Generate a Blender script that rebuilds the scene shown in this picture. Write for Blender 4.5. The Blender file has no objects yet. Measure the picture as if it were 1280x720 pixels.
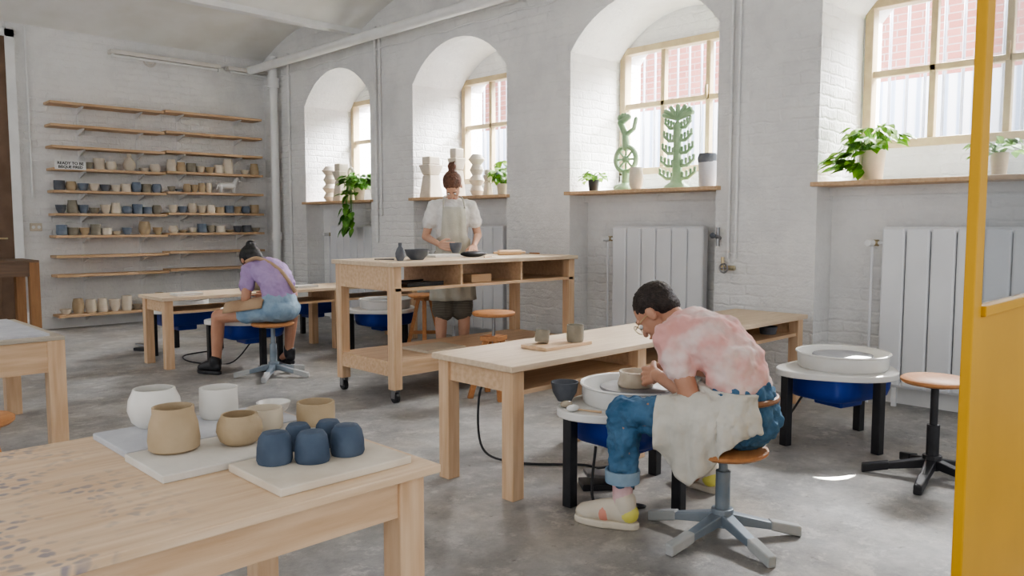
import bpy, bmesh, math, random
from mathutils import Vector, Matrix
random.seed(7)
S=bpy.context.scene
COL=S.collection
V=Vector
PI=math.pi
# ---------------------------------------------------------------- camera maths
FPX=987.0; CZ=1.2
FW=V((.7026,.7116,0)); RT=V((.7116,-.7026,0)); CP,SP=.9968,.0798
def ray(u,v):
    a=(u-640)/FPX; b=(360-v)/FPX
    d=RT*a+FW*(CP+b*SP); d.z=b*CP-SP
    return d
def P(u,v,z):
    d=ray(u,v); t=(z-CZ)/d.z
    return V((d.x*t,d.y*t,z))
def dep(p): return p.x*FW.x+p.y*FW.y
def onX(u,v,X):
    d=ray(u,v); t=X/d.x
    return V((X,d.y*t,CZ+d.z*t))
def onY(u,v,Y):
    d=ray(u,v); t=Y/d.y
    return V((d.x*t,Y,CZ+d.z*t))
# ---------------------------------------------------------------- materials
def nt(name):
    m=bpy.data.materials.new(name); m.use_nodes=True
    n=m.node_tree; b=n.nodes['Principled BSDF']
    return m,n,b
def mat(name,col,rough=.6,metal=0,col2=None,scale=8,bump=0,bscale=60,lo=.35,hi=.65,stretch=None,detail=4):
    m,n,b=nt(name)
    b.inputs['Base Color'].default_value=(*col,1); b.inputs['Roughness'].default_value=rough; b.inputs['Metallic'].default_value=metal
    tc=n.nodes.new('ShaderNodeTexCoord'); src=tc.outputs['Object']
    if stretch:
        mp=n.nodes.new('ShaderNodeMapping'); mp.inputs['Scale'].default_value=stretch
        n.links.new(src,mp.inputs['Vector']); src=mp.outputs['Vector']
    if col2:
        t=n.nodes.new('ShaderNodeTexNoise'); t.inputs['Scale'].default_value=scale; t.inputs['Detail'].default_value=detail
        r=n.nodes.new('ShaderNodeValToRGB'); r.color_ramp.elements[0].position=lo; r.color_ramp.elements[1].position=hi
        r.color_ramp.elements[0].color=(*col,1); r.color_ramp.elements[1].color=(*col2,1)
        n.links.new(src,t.inputs['Vector']); n.links.new(t.outputs['Fac'],r.inputs['Fac']); n.links.new(r.outputs['Color'],b.inputs['Base Color'])
    if bump:
        t2=n.nodes.new('ShaderNodeTexNoise'); t2.inputs['Scale'].default_value=bscale
        bp=n.nodes.new('ShaderNodeBump'); bp.inputs['Strength'].default_value=bump; bp.inputs['Distance'].default_value=.01
        n.links.new(src,t2.inputs['Vector']); n.links.new(t2.outputs['Fac'],bp.inputs['Height']); n.links.new(bp.outputs['Normal'],b.inputs['Normal'])
    return m
def wood(name,c1,c2,st=(1.2,14,14),rough=.55): return mat(name,c1,rough,0,c2,3,.08,30,.3,.7,st)
def brickmat(name,c1,c2,bump=.5,mort=None,dark=None):
    m,n,b=nt(name); b.inputs['Roughness'].default_value=.75
    g=n.nodes.new('ShaderNodeNewGeometry'); s=n.nodes.new('ShaderNodeSeparateXYZ'); n.links.new(g.outputs['Position'],s.inputs[0])
    ad=n.nodes.new('ShaderNodeMath'); n.links.new(s.outputs[0],ad.inputs[0]); n.links.new(s.outputs[1],ad.inputs[1])
    cb=n.nodes.new('ShaderNodeCombineXYZ'); n.links.new(ad.outputs[0],cb.inputs[0]); n.links.new(s.outputs[2],cb.inputs[1])
    br=n.nodes.new('ShaderNodeTexBrick'); br.inputs['Scale'].default_value=1
    br.inputs['Brick Width'].default_value=.25; br.inputs['Row Height'].default_value=.078; br.inputs['Mortar Size'].default_value=.009 if mort else .014; br.inputs['Mortar Smooth'].default_value=.6 if mort else 1.0
    vec=cb.outputs[0]
    if not mort:
        nd=n.nodes.new('ShaderNodeTexNoise'); nd.inputs['Scale'].default_value=9; nd.inputs['Detail'].default_value=4; n.links.new(g.outputs['Position'],nd.inputs['Vector'])
        va=n.nodes.new('ShaderNodeVectorMath'); va.operation='MULTIPLY_ADD'; va.inputs[1].default_value=(.055,.045,0); n.links.new(nd.outputs['Color'],va.inputs[0]); n.links.new(vec,va.inputs[2]); vec=va.outputs[0]
    n.links.new(vec,br.inputs['Vector'])
    no=n.nodes.new('ShaderNodeTexNoise'); no.inputs['Scale'].default_value=14; no.inputs['Detail'].default_value=8; no.inputs['Roughness'].default_value=.65; n.links.new(g.outputs['Position'],no.inputs['Vector'])
    nm=n.nodes.new('ShaderNodeTexNoise'); nm.inputs['Scale'].default_value=1.1; nm.inputs['Detail'].default_value=3; n.links.new(g.outputs['Position'],nm.inputs['Vector'])
    rm=n.nodes.new('ShaderNodeMapRange'); rm.inputs['From Min'].default_value=.38; rm.inputs['From Max'].default_value=.62; rm.inputs['To Min'].default_value=-.05 if not mort else -.5; rm.inputs['To Max'].default_value=-.34; n.links.new(nm.outputs['Fac'],rm.inputs['Value'])
    ml=n.nodes.new('ShaderNodeMath'); ml.operation='MULTIPLY_ADD'; n.links.new(rm.outputs['Result'],ml.inputs[1])
    n.links.new(br.outputs['Fac'],ml.inputs[0]); n.links.new(no.outputs['Fac'],ml.inputs[2])
    bp=n.nodes.new('ShaderNodeBump'); bp.inputs['Strength'].default_value=bump; bp.inputs['Distance'].default_value=.035
    n.links.new(ml.outputs[0],bp.inputs['Height']); n.links.new(bp.outputs['Normal'],b.inputs['Normal'])
    if mort:
        br.inputs['Color1'].default_value=(*c1,1); br.inputs['Color2'].default_value=(*c2,1); br.inputs['Mortar'].default_value=(*mort,1)
        n.links.new(br.outputs['Color'],b.inputs['Base Color'])
    else:
        n2=n.nodes.new('ShaderNodeTexNoise'); n2.inputs['Scale'].default_value=1.6; n2.inputs['Detail'].default_value=8; n2.inputs['Roughness'].default_value=.65; n.links.new(g.outputs['Position'],n2.inputs['Vector'])
        r=n.nodes.new('ShaderNodeValToRGB'); r.color_ramp.elements[0].position=.33; r.color_ramp.elements[1].position=.58
        r.color_ramp.elements[0].color=(*c1,1); r.color_ramp.elements[1].color=(*c2,1)
        n.links.new(n2.outputs['Fac'],r.inputs['Fac']); n.links.new(r.outputs['Color'],b.inputs['Base Color'])
    return m
def floormat():
    m,n,b=nt('worn_concrete')
    g=n.nodes.new('ShaderNodeNewGeometry')
    def noise(s,d,ro=.6):
        t=n.nodes.new('ShaderNodeTexNoise'); t.inputs['Scale'].default_value=s; t.inputs['Detail'].default_value=d; t.inputs['Roughness'].default_value=ro
        n.links.new(g.outputs['Position'],t.inputs['Vector']); return t
    a=noise(1.7,14,.80); r=n.nodes.new('ShaderNodeValToRGB'); e=r.color_ramp.elements
    e[0].position=.34; e[0].color=(.20,.20,.205,1); e[1].position=.66; e[1].color=(.54,.535,.52,1)
    x=e.new(.5); x.color=(.36,.358,.355,1)
    n.links.new(a.outputs['Fac'],r.inputs['Fac'])
    c=noise(6,12,.82); r2=n.nodes.new('ShaderNodeValToRGB'); r2.color_ramp.elements[0].position=.53; r2.color_ramp.elements[1].position=.59
    n.links.new(c.outputs['Fac'],r2.inputs['Fac'])
    mx=n.nodes.new('ShaderNodeMixRGB'); mx.inputs[2].default_value=(.64,.63,.60,1)
    ml=n.nodes.new('ShaderNodeMath'); ml.operation='MULTIPLY'; ml.inputs[1].default_value=.5
    n.links.new(r2.outputs['Color'],ml.inputs[0]); n.links.new(ml.outputs[0],mx.inputs[0]); n.links.new(r.outputs['Color'],mx.inputs[1])
    t=noise(.8,5); r3=n.nodes.new('ShaderNodeValToRGB'); r3.color_ramp.elements[0].position=.46; r3.color_ramp.elements[1].position=.62
    n.links.new(t.outputs['Fac'],r3.inputs['Fac'])
    m2=n.nodes.new('ShaderNodeMixRGB'); m2.blend_type='MULTIPLY'; m2.inputs[2].default_value=(.97,.91,.83,1)
    n.links.new(r3.outputs['Color'],m2.inputs[0]); n.links.new(mx.outputs[0],m2.inputs[1])
    k=noise(13,6,.7); r4=n.nodes.new('ShaderNodeValToRGB'); r4.color_ramp.elements[0].position=.62; r4.color_ramp.elements[1].position=.68
    n.links.new(k.outputs['Fac'],r4.inputs['Fac'])
    m3=n.nodes.new('ShaderNodeMixRGB'); m3.blend_type='MULTIPLY'; m3.inputs[2].default_value=(.6,.58,.56,1)
    n.links.new(r4.outputs['Color'],m3.inputs[0]); n.links.new(m2.outputs[0],m3.inputs[1])
    n.links.new(m3.outputs[0],b.inputs['Base Color']); b.inputs['Roughness'].default_value=.42
    bp=n.nodes.new('ShaderNodeBump'); bp.inputs['Strength'].default_value=.5; bp.inputs['Distance'].default_value=.012
    n.links.new(c.outputs['Fac'],bp.inputs['Height']); n.links.new(bp.outputs['Normal'],b.inputs['Normal'])
    return m
def stainedwood(name,c1,c2):
    m=wood(name,c1,c2); n=m.node_tree; b=n.nodes['Principled BSDF']
    old=b.inputs['Base Color'].links[0].from_socket
    g=n.nodes.new('ShaderNodeNewGeometry')
    nd=n.nodes.new('ShaderNodeTexNoise'); nd.inputs['Scale'].default_value=14; n.links.new(g.outputs['Position'],nd.inputs['Vector'])
    va=n.nodes.new('ShaderNodeVectorMath'); va.operation='MULTIPLY_ADD'; va.inputs[1].default_value=(.05,.05,0); n.links.new(nd.outputs['Color'],va.inputs[0]); n.links.new(g.outputs['Position'],va.inputs[2])
    vo=n.nodes.new('ShaderNodeTexVoronoi'); vo.voronoi_dimensions='2D'; vo.inputs['Scale'].default_value=32; n.links.new(va.outputs[0],vo.inputs['Vector'])
    r=n.nodes.new('ShaderNodeValToRGB'); r.color_ramp.elements[0].position=.20; r.color_ramp.elements[0].color=(1,1,1,1); r.color_ramp.elements[1].position=.38; r.color_ramp.elements[1].color=(0,0,0,1)
    n.links.new(vo.outputs['Distance'],r.inputs['Fac'])
    no=n.nodes.new('ShaderNodeTexNoise'); no.inputs['Scale'].default_value=5; n.links.new(g.outputs['Position'],no.inputs['Vector'])
    r2=n.nodes.new('ShaderNodeValToRGB'); r2.color_ramp.elements[0].position=.42; r2.color_ramp.elements[1].position=.58
    n.links.new(no.outputs['Fac'],r2.inputs['Fac'])
    s=n.nodes.new('ShaderNodeSeparateXYZ'); n.links.new(g.outputs['Position'],s.inputs[0])
    mr=n.nodes.new('ShaderNodeMapRange'); mr.inputs['From Min'].default_value=.72; mr.inputs['From Max'].default_value=.5; n.links.new(s.outputs[0],mr.inputs['Value'])
    m1=n.nodes.new('ShaderNodeMath'); m1.operation='MULTIPLY'; n.links.new(r.outputs['Color'],m1.inputs[0]); n.links.new(r2.outputs['Color'],m1.inputs[1])
    m2=n.nodes.new('ShaderNodeMath'); m2.operation='MULTIPLY'; n.links.new(m1.outputs[0],m2.inputs[0]); n.links.new(mr.outputs['Result'],m2.inputs[1])
    m3=n.nodes.new('ShaderNodeMath'); m3.operation='MULTIPLY'; m3.inputs[1].default_value=.7; n.links.new(m2.outputs[0],m3.inputs[0])
    mx=n.nodes.new('ShaderNodeMixRGB'); mx.inputs[2].default_value=(.20,.20,.27,1)
    n.links.new(m3.outputs[0],mx.inputs[0]); n.links.new(old,mx.inputs[1]); n.links.new(mx.outputs[0],b.inputs['Base Color'])
    return m
M={}
M['wall']=brickmat('whitewashed_brick',(.76,.755,.75),(.88,.875,.86),.65)
M['ceil']=mat('plaster_ceiling',(.90,.89,.86),.85,0,(.82,.80,.75),2,.3,12)
M['floor']=floormat()
M['paint']=mat('white_paint',(.87,.87,.86),.4,0,(.81,.81,.80),6)
M['rad']=mat('radiator_enamel',(.80,.81,.83),.35,0,(.75,.76,.78),3)
M['wframe']=mat('cream_window_paint',(.46,.37,.22),.5,0,(.38,.30,.18),10)
M['pine']=wood('pine',(.60,.40,.24),(.74,.54,.36))
M['pinev']=wood('pine_upright',(.61,.40,.24),(.74,.54,.36),(14,14,1.2))
M['ply']=stainedwood('worn_plywood',(.66,.47,.30),(.80,.63,.46))
M['plyb']=wood('bench_plywood',(.60,.46,.32),(.73,.59,.44))
M['shelf']=wood('shelf_wood',(.52,.34,.20),(.64,.45,.28))
M['dwood']=wood('dark_wood',(.14,.09,.06),(.22,.14,.09))
M['bwood']=wood('brown_wood_upright',(.26,.13,.055),(.38,.20,.09),(14,14,1.2))
M['doorw']=mat('brown_door_paint',(.15,.09,.055),.5,0,(.20,.125,.08),5)
M['seat']=wood('stool_seat_wood',(.45,.20,.08),(.57,.28,.12))
M['edge']=wood('grey_ply_edge',(.42,.37,.30),(.55,.49,.40))
M['bat']=mat('board_grey',(.66,.63,.58),.8,0,(.74,.71,.66),9,.1)
M['batc']=mat('board_beige',(.64,.56,.46),.8,0,(.72,.65,.55),9,.1)
M['batg']=mat('board_pale_grey',(.50,.51,.55),.8,0,(.60,.61,.64),9,.1)
M['white']=mat('white_glaze',(.78,.76,.72),.3,0,(.70,.68,.63),6)
M['whitep']=mat('white_plastic',(.80,.80,.78),.35,0,(.72,.70,.66),5)
M['beige']=mat('beige_clay',(.42,.32,.20),.6,0,(.50,.39,.26),7,.15)
M['tan']=mat('tan_clay',(.42,.32,.20),.55,0,(.50,.40,.27),8,.15)
M['pale']=mat('pale_clay',(.58,.51,.41),.6,0,(.66,.59,.48),8,.1)
M['navy']=mat('navy_clay',(.05,.075,.12),.75,0,(.10,.135,.19),7,.5,25)
M['gclay']=mat('grey_clay',(.25,.23,.18),.75,0,(.34,.31,.25),10,.25)
M['dclay']=mat('dark_clay',(.10,.11,.13),.75,0,(.16,.17,.19),10,.2)
M['bclay']=mat('blue_grey_clay',(.15,.19,.25),.75,0,(.24,.28,.34),10,.2)
M['wclay']=mat('white_clay',(.68,.61,.50),.7,0,(.77,.70,.60),10,.15)
M['wet']=mat('wet_clay',(.46,.39,.30),.25,0,(.56,.49,.39),12,.3,20)
M['black']=mat('black_metal',(.015,.016,.02),.4,0,(.03,.03,.035),9)
M['blue']=mat('blue_plastic',(.008,.035,.26),.35,0,(.014,.05,.33),4)
M['steel']=mat('steel',(.25,.25,.26),.35,.9,(.35,.35,.36),9)
M['whead']=mat('wheel_head_grey',(.20,.20,.21),.45,.3,(.28,.28,.29),9)
M['gblue']=mat('blue_grey_enamel',(.20,.25,.30),.4,.2,(.28,.32,.36),8)
M['brass']=mat('brass',(.55,.42,.22),.35,.9,(.6,.55,.4),9)
M['yellow']=mat('yellow_paint',(.66,.35,.012),.5,0,(.60,.315,.008),3)
M['green']=mat('green_glaze',(.27,.43,.24),.4,0,(.38,.53,.33),9,.2)
M['leaf']=mat('leaf',(.10,.30,.015),.45,0,(.30,.54,.05),11)
M['leafd']=mat('leaf_dark',(.06,.19,.025),.45,0,(.18,.40,.06),11)
M['soil']=mat('soil',(.05,.035,.025),.9,0,(.09,.06,.04),30,.4)
M['skin']=mat('skin',(.60,.35,.24),.5,0,(.66,.41,.30),9)
M['skin2']=mat('skin_tan',(.50,.26,.17),.5,0,(.56,.31,.21),9)
M['brown_hair']=mat('auburn_hair',(.08,.034,.018),.5,0,(.16,.07,.04),40,.5,120)
M['dark_hair']=mat('dark_hair',(.018,.012,.010),.6,0,(.04,.027,.022),60,.6,160)
M['black_hair']=mat('black_hair',(.008,.008,.01),.5,0,(.02,.02,.022),40,.4,120)
M['pink']=mat('tie_dye_pink',(.74,.40,.37),.85,0,(.80,.65,.62),9,.2,40,.38,.62)
M['purple']=mat('lilac_cotton',(.38,.27,.48),.85,0,(.46,.34,.56),6,.2,40)
M['wshirt']=mat('white_cotton',(.72,.71,.69),.85,0,(.78,.77,.75),6,.2,40)
M['jeans']=mat('denim',(.035,.11,.21),.85,0,(.09,.20,.33),9,.35,70)
M['ljeans']=mat('light_denim',(.22,.33,.45),.85,0,(.33,.44,.54),9,.3,70)
M['apron']=mat('cream_linen',(.58,.56,.50),.9,0,(.68,.66,.60),7,.3,50)
M['apron2']=mat('beige_grey_linen',(.48,.47,.40),.9,0,(.56,.55,.48),7,.3,50)
M['tanap']=mat('tan_canvas',(.40,.27,.17),.9,0,(.48,.34,.22),7,.3,50)
M['leather']=mat('brown_leather',(.24,.11,.05),.5,0,(.32,.16,.08),9)
M['sock']=mat('pink_sock',(.62,.40,.42),.9,0,(.72,.52,.53),20)
M['shoe']=mat('cream_suede',(.62,.56,.46),.8,0,(.68,.63,.54),9)
M['shoey']=mat('yellow_suede',(.70,.66,.14),.7,0,(.74,.70,.2),9)
M['shoep']=mat('coral_suede',(.72,.30,.23),.7,0,(.75,.36,.28),9)
M['eyew']=mat('eye_white',(.8,.8,.78),.2); M['eyed']=mat('iris_dark',(.03,.02,.015),.2)
M['lip']=mat('lip',(.5,.2,.17),.5)
M['rubber']=mat('rubber_grip',(.36,.38,.38),.7,0,(.46,.47,.47),9)
M['paper']=mat('white_board',(.8,.8,.78),.6)
M['ink']=mat('black_ink',(.02,.02,.02),.6)
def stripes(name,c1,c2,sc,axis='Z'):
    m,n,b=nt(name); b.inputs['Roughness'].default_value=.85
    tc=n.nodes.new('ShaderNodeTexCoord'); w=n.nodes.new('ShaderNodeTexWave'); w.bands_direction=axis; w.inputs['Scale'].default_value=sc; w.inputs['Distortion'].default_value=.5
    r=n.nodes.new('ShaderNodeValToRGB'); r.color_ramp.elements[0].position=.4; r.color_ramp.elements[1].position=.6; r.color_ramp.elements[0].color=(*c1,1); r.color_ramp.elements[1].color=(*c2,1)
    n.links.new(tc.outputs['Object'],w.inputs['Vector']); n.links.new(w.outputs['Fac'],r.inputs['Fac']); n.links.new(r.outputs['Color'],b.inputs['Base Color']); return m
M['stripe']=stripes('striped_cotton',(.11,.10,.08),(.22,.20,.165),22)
def glassmat(name,tint=(.95,.97,1),gl=.06):
    m=bpy.data.materials.new(name); m.use_nodes=True; n=m.node_tree; n.nodes.clear()
    o=n.nodes.new('ShaderNodeOutputMaterial'); t=n.nodes.new('ShaderNodeBsdfTransparent'); t.inputs[0].default_value=(*tint,1)
    g=n.nodes.new('ShaderNodeBsdfGlossy'); g.inputs['Roughness'].default_value=.03
    mx=n.nodes.new('ShaderNodeMixShader'); mx.inputs[0].default_value=gl
    n.links.new(t.outputs[0],mx.inputs[1]); n.links.new(g.outputs[0],mx.inputs[2]); n.links.new(mx.outputs[0],o.inputs[0]); return m
M['glass']=glassmat('window_glass'); M['dglass']=glassmat('door_glass',(.82,.84,.86),.12)
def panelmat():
    m=stripes('frosted_sheet_daylight_glow',(.30,.36,.48),(.90,.92,1.0),3.2,'Y'); b=m.node_tree.nodes['Principled BSDF']
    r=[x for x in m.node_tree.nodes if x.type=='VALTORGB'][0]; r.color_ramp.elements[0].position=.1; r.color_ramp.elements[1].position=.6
    m.node_tree.links.new(r.outputs['Color'],b.inputs['Emission Color']); b.inputs['Emission Strength'].default_value=.7  # sheet glows by its own emission, standing in for overexposed daylight
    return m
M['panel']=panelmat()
M['redbrick']=brickmat('red_brick',(.26,.085,.065),(.36,.14,.11),.3,(.38,.32,.30))
M['bar']=mat('grey_railing_paint',(.16,.17,.20),.5,0,(.22,.23,.26),9)
# ---------------------------------------------------------------- mesh builder
class MB:
    def __init__(s): s.bm=bmesh.new()
    def hexa(s,pts):
        v=[s.bm.verts.new(p) for p in pts]
        for f in ((0,3,2,1),(4,5,6,7),(0,1,5,4),(1,2,6,5),(2,3,7,6),(3,0,4,7)): s.bm.faces.new([v[i] for i in f])
        return s
    def box(s,x0,x1,y0,y1,z0,z1):
        return s.hexa([(x0,y0,z0),(x1,y0,z0),(x1,y1,z0),(x0,y1,z0),(x0,y0,z1),(x1,y0,z1),(x1,y1,z1),(x0,y1,z1)])
    def obox(s,c,size,rz=0,rx=0):
        R=Matrix.Rotation(rz,3,'Z')@Matrix.Rotation(rx,3,'X'); h=[q/2 for q in size]; c=V(c)
        pts=[]
        for z in (-1,1):
            for x,y in ((-1,-1),(1,-1),(1,1),(-1,1)): pts.append(c+R@V((x*h[0],y*h[1],z*h[2])))
        return s.hexa(pts)
    def tube(s,p0,p1,r0,r1=None,seg=14): return s.sweep([p0,p1],[r0,r0 if r1 is None else r1],seg)
    def sweep(s,pts,r,seg=10):
        pts=[V(p) for p in pts]
        if not isinstance(r,(list,tuple)): r=[r]*len(pts)
        rings=[]; up=None
        for i,p in enumerate(pts):
            d=(pts[min(i+1,len(pts)-1)]-pts[max(i-1,0)])
            if d.length<1e-9: d=V((0,0,1))
            d.normalize()
            if up is None: up=V((0,0,1)) if abs(d.z)<.9 else V((1,0,0))
            x=d.cross(up)
            if x.length<1e-4: x=d.cross(V((.3,1,.2)))
            x.normalize(); y=x.cross(d).normalized(); up=y
            rings.append([s.bm.verts.new(p+(x*math.cos(2*PI*k/seg)+y*math.sin(2*PI*k/seg))*r[i]) for k in range(seg)])
        for a,b in zip(rings,rings[1:]):
            for k in range(seg): s.bm.faces.new([a[k],a[(k+1)%seg],b[(k+1)%seg],b[k]])
        s.bm.faces.new(rings[0][::-1]); s.bm.faces.new(rings[-1]); return s
    def lathe(s,prof,c=(0,0,0),seg=32,wob=0,sx=1,sy=1):
        c=V(c); rings=[]
        for r,z in prof:
            if r<1e-5: rings.append([s.bm.verts.new(c+V((0,0,z)))])
            else: rings.append([s.bm.verts.new(c+V((r*sx*math.cos(2*PI*k/seg)*(1+wob*math.sin(3*2*PI*k/seg+z*30)),r*sy*math.sin(2*PI*k/seg)*(1+wob*math.cos(2*2*PI*k/seg)),z))) for k in range(seg)])
        for a,b in zip(rings,rings[1:]):
            if len(a)==1 and len(b)==1: continue
            for k in range(seg):
                k2=(k+1)%seg
                if len(a)==1: s.bm.faces.new([a[0],b[k2],b[k]])
                elif len(b)==1: s.bm.faces.new([a[k],a[k2],b[0]])
                else: s.bm.faces.new([a[k],a[k2],b[k2],b[k]])
        return s
    def ell(s,c,r,R=None,seg=16,rings=10):
        if not isinstance(r,(tuple,list)): r=(r,r,r)
        R=R or Matrix.Identity(3); c=V(c); rr=[]
        for i in range(rings+1):
            t=PI*i/rings; z=-math.cos(t); q=math.sin(t)
            if i in (0,rings): rr.append([s.bm.verts.new(c+R@V((0,0,z*r[2])))])
            else: rr.append([s.bm.verts.new(c+R@V((q*math.cos(2*PI*k/seg)*r[0],q*math.sin(2*PI*k/seg)*r[1],z*r[2]))) for k in range(seg)])
        for a,b in zip(rr,rr[1:]):
            for k in range(seg):
                k2=(k+1)%seg
                if len(a)==1: s.bm.faces.new([a[0],b[k2],b[k]])
                elif len(b)==1: s.bm.faces.new([a[k],a[k2],b[0]])
                else: s.bm.faces.new([a[k],a[k2],b[k2],b[k]])
        return s
    def cap(s,p0,r0,p1,r1):
        p0=V(p0);p1=V(p1); d=p1-p0; L=d.length
        if L<1e-6: return s.ell(p0,max(r0,r1))
        d/=L; pts=[];rs=[]
        for i in range(5):
            t=PI/2*i/4; pts.append(p0-d*r0*math.cos(t)); rs.append(max(r0*math.sin(t),.0004))
        for i in range(5):
            t=PI/2*i/4; pts.append(p1+d*r1*math.sin(t)); rs.append(max(r1*math.cos(t),.0004))
        return s.sweep(pts,rs,14)
    def prism(s,poly,z0,z1):
        a=[s.bm.verts.new((x,y,z0)) for x,y in poly]; b=[s.bm.verts.new((x,y,z1)) for x,y in poly]
        s.bm.faces.new(a[::-1]); s.bm.faces.new(b); n=len(poly)
        for i in range(n): s.bm.faces.new([a[i],a[(i+1)%n],b[(i+1)%n],b[i]])
        return s
    def torus(s,c,R,r,nrm=(0,0,1),seg=28,m=8):
        q=V(nrm).to_track_quat('Z','Y').to_matrix(); c=V(c); g=[]
        for i in range(seg):
            a=2*PI*i/seg; g.append([s.bm.verts.new(c+q@V(((R+r*math.cos(2*PI*j/m))*math.cos(a),(R+r*math.cos(2*PI*j/m))*math.sin(a),r*math.sin(2*PI*j/m)))) for j in range(m)])
        for i in range(seg):
            for j in range(m): s.bm.faces.new([g[i][j],g[(i+1)%seg][j],g[(i+1)%seg][(j+1)%m],g[i][(j+1)%m]])
        return s
    def grid(s,rows):
        g=[[s.bm.verts.new(p) for p in r] for r in rows]
        for a,b in zip(g,g[1:]):
            for k in range(len(a)-1): s.bm.faces.new([a[k],a[k+1],b[k+1],b[k]])
        return s
    def build(s,name,m,parent=None,smooth=False,bevel=0,loc=None,solid=0,sub=0,recalc=True,rz=0,disp=0,dsc=.06):
        if recalc: bmesh.ops.recalc_face_normals(s.bm,faces=s.bm.faces)
        me=bpy.data.meshes.new(name); s.bm.to_mesh(me); s.bm.free()
        me.materials.append(M[m] if isinstance(m,str) else m)
        if smooth:
            for p in me.polygons: p.use_smooth=True
            try: me.set_sharp_from_angle(angle=math.radians(42))
            except Exception: pass
        o=bpy.data.objects.new(name,me); COL.objects.link(o)
        if parent: o.parent=parent
        if loc is not None: o.location=loc
        o.rotation_euler.z=rz
        if sub: x=o.modifiers.new('u','SUBSURF'); x.levels=sub; x.render_levels=sub
        if disp:
            tx=bpy.data.textures.new('fold','CLOUDS'); tx.noise_scale=dsc
            x=o.modifiers.new('d','DISPLACE'); x.texture=tx; x.strength=disp; x.mid_level=.4
        if solid: x=o.modifiers.new('s','SOLIDIFY'); x.thickness=solid; x.offset=1
        if bevel: x=o.modifiers.new('b','BEVEL'); x.width=bevel; x.segments=2; x.limit_method='ANGLE'
        return o
def tag(o,label=None,cat=None,group=None,kind=None):
    if label: o['label']=label
    if cat: o['category']=cat
    if group: o['group']=group
    if kind: o['kind']=kind
    return o
def thing(name,label,cat,loc=(0,0,0),rz=0,group=None):
    o=bpy.data.objects.new(name,None); COL.objects.link(o); o.location=loc; o.rotation_euler.z=rz; o.empty_display_size=.1
    return tag(o,label,cat,group)
def struct(o): o['kind']='structure'; return o
# ================================================================= ROOM
WX=5.30; BY=10.2; HT=3.75
bays=[(.94,2.40),(3.18,4.64),(5.44,6.89),(7.69,9.14)]
struct(MB().box(-3,9.6,-2.5,BY+.6,-.1,0).build('floor','floor'))
w=MB(); edges=[-2.5]
for a,b in bays: edges+= [a,b]
edges.append(BY+.3)
for i in range(0,len(edges),2): w.box(WX,6.3,edges[i],edges[i+1],0,HT)
for (a,b) in bays:
    cy=(a+b)/2; hw=(b-a)/2; rise=.38; R=(hw*hw+rise*rise)/(2*rise); zc=3.08-R; N=18
    ys=[a+(b-a)*i/N for i in range(N+1)]; zz=[zc+math.sqrt(max(R*R-(y-cy)**2,0)) for y in ys]
    for i in range(N):
        y0,y1,z0,z1=ys[i],ys[i+1],zz[i],zz[i+1]
        w.hexa([(WX,y0,z0),(6.3,y0,z0),(6.3,y1,z1),(WX,y1,z1),(WX,y0,HT),(6.3,y0,HT),(6.3,y1,HT),(WX,y1,HT)])
    w.box(5.55,6.3,a,b,0,1.46)
    w.box(5.50,6.3,a,b,1.40,1.488)
    w.box(6.0,6.3,a,b,1.488,1.75 if a<1 else 1.66)
    w.box(6.0,6.3,a,b,2.82,3.2)
    w.box(6.0,6.3,a,a+.06,1.6,2.82); w.box(6.0,6.3,b-.015,b,1.6,2.82)
struct(w.build('wall_right','wall'))
struct(MB().box(-3,WX,BY,BY+.3,0,HT).build('wall_back','wall'))
# vaulted ceiling
c=MB(); beams=[BY,7.9,5.6,3.3,1.0,-1.3,-2.5]
for y1,y0 in zip(beams,beams[1:]):
    N=12; rows=[[],[]]
    for i in range(N+1):
        t=i/N; y=y0+(y1-y0)*t; z=3.42+.28*math.sin(PI*t)
        rows[0].append((-3,y,z)); rows[1].append((WX+.1,y,z))
    c.grid(rows)
struct(c.build('ceiling','ceil',smooth=True))
for k,y in enumerate(beams[1:-1]):
    struct(MB().box(-3,WX,y-.06,y+.06,3.38,3.45).build('trim_%d'%(k+1),'paint'))
struct(MB().box(2.3,WX-.02,BY-.02,BY,0,.12).build('baseboard_back','paint'))
for k,(a,b) in enumerate(bays):
    struct(MB().box(5.535,5.55,a,b,0,.11).build('baseboard_right_%d'%(k+1),'paint'))
    o=struct(MB().box(5.25,5.52,a-.04,b+.03,1.46,1.49).build('trim_%d'%(k+10),'shelf',bevel=.004))
    # window
    y0,y1,z0,z1=a+.06,b-.015,(1.75 if k==0 else 1.66),2.82
    f=MB(); f.box(5.98,6.08,y0,y0+.06,z0,z1).box(5.98,6.08,y1-.06,y1,z0,z1).box(5.98,6.08,y0,y1,z0,z0+.06).box(5.98,6.08,y0,y1,z1-.06,z1)
    for j in (1,2):
        y=y0+(y1-y0)*j/3; f.box(6.0,6.06,y-.022,y+.022,z0,z1)
    zm=2.29; f.box(6.0,6.06,y0,y1,zm-.024,zm+.024)
    wn=struct(f.build('window_%d'%(k+1),'wframe',bevel=.006))
    MB().box(6.03,6.034,y0+.05,y1-.05,z0+.05,z1-.05).build('glass','glass',wn)
    MB().box(5.965,5.985,y0+.45,y0+.47,zm-.02,zm+.10).build('handle','brass',wn)
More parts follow.
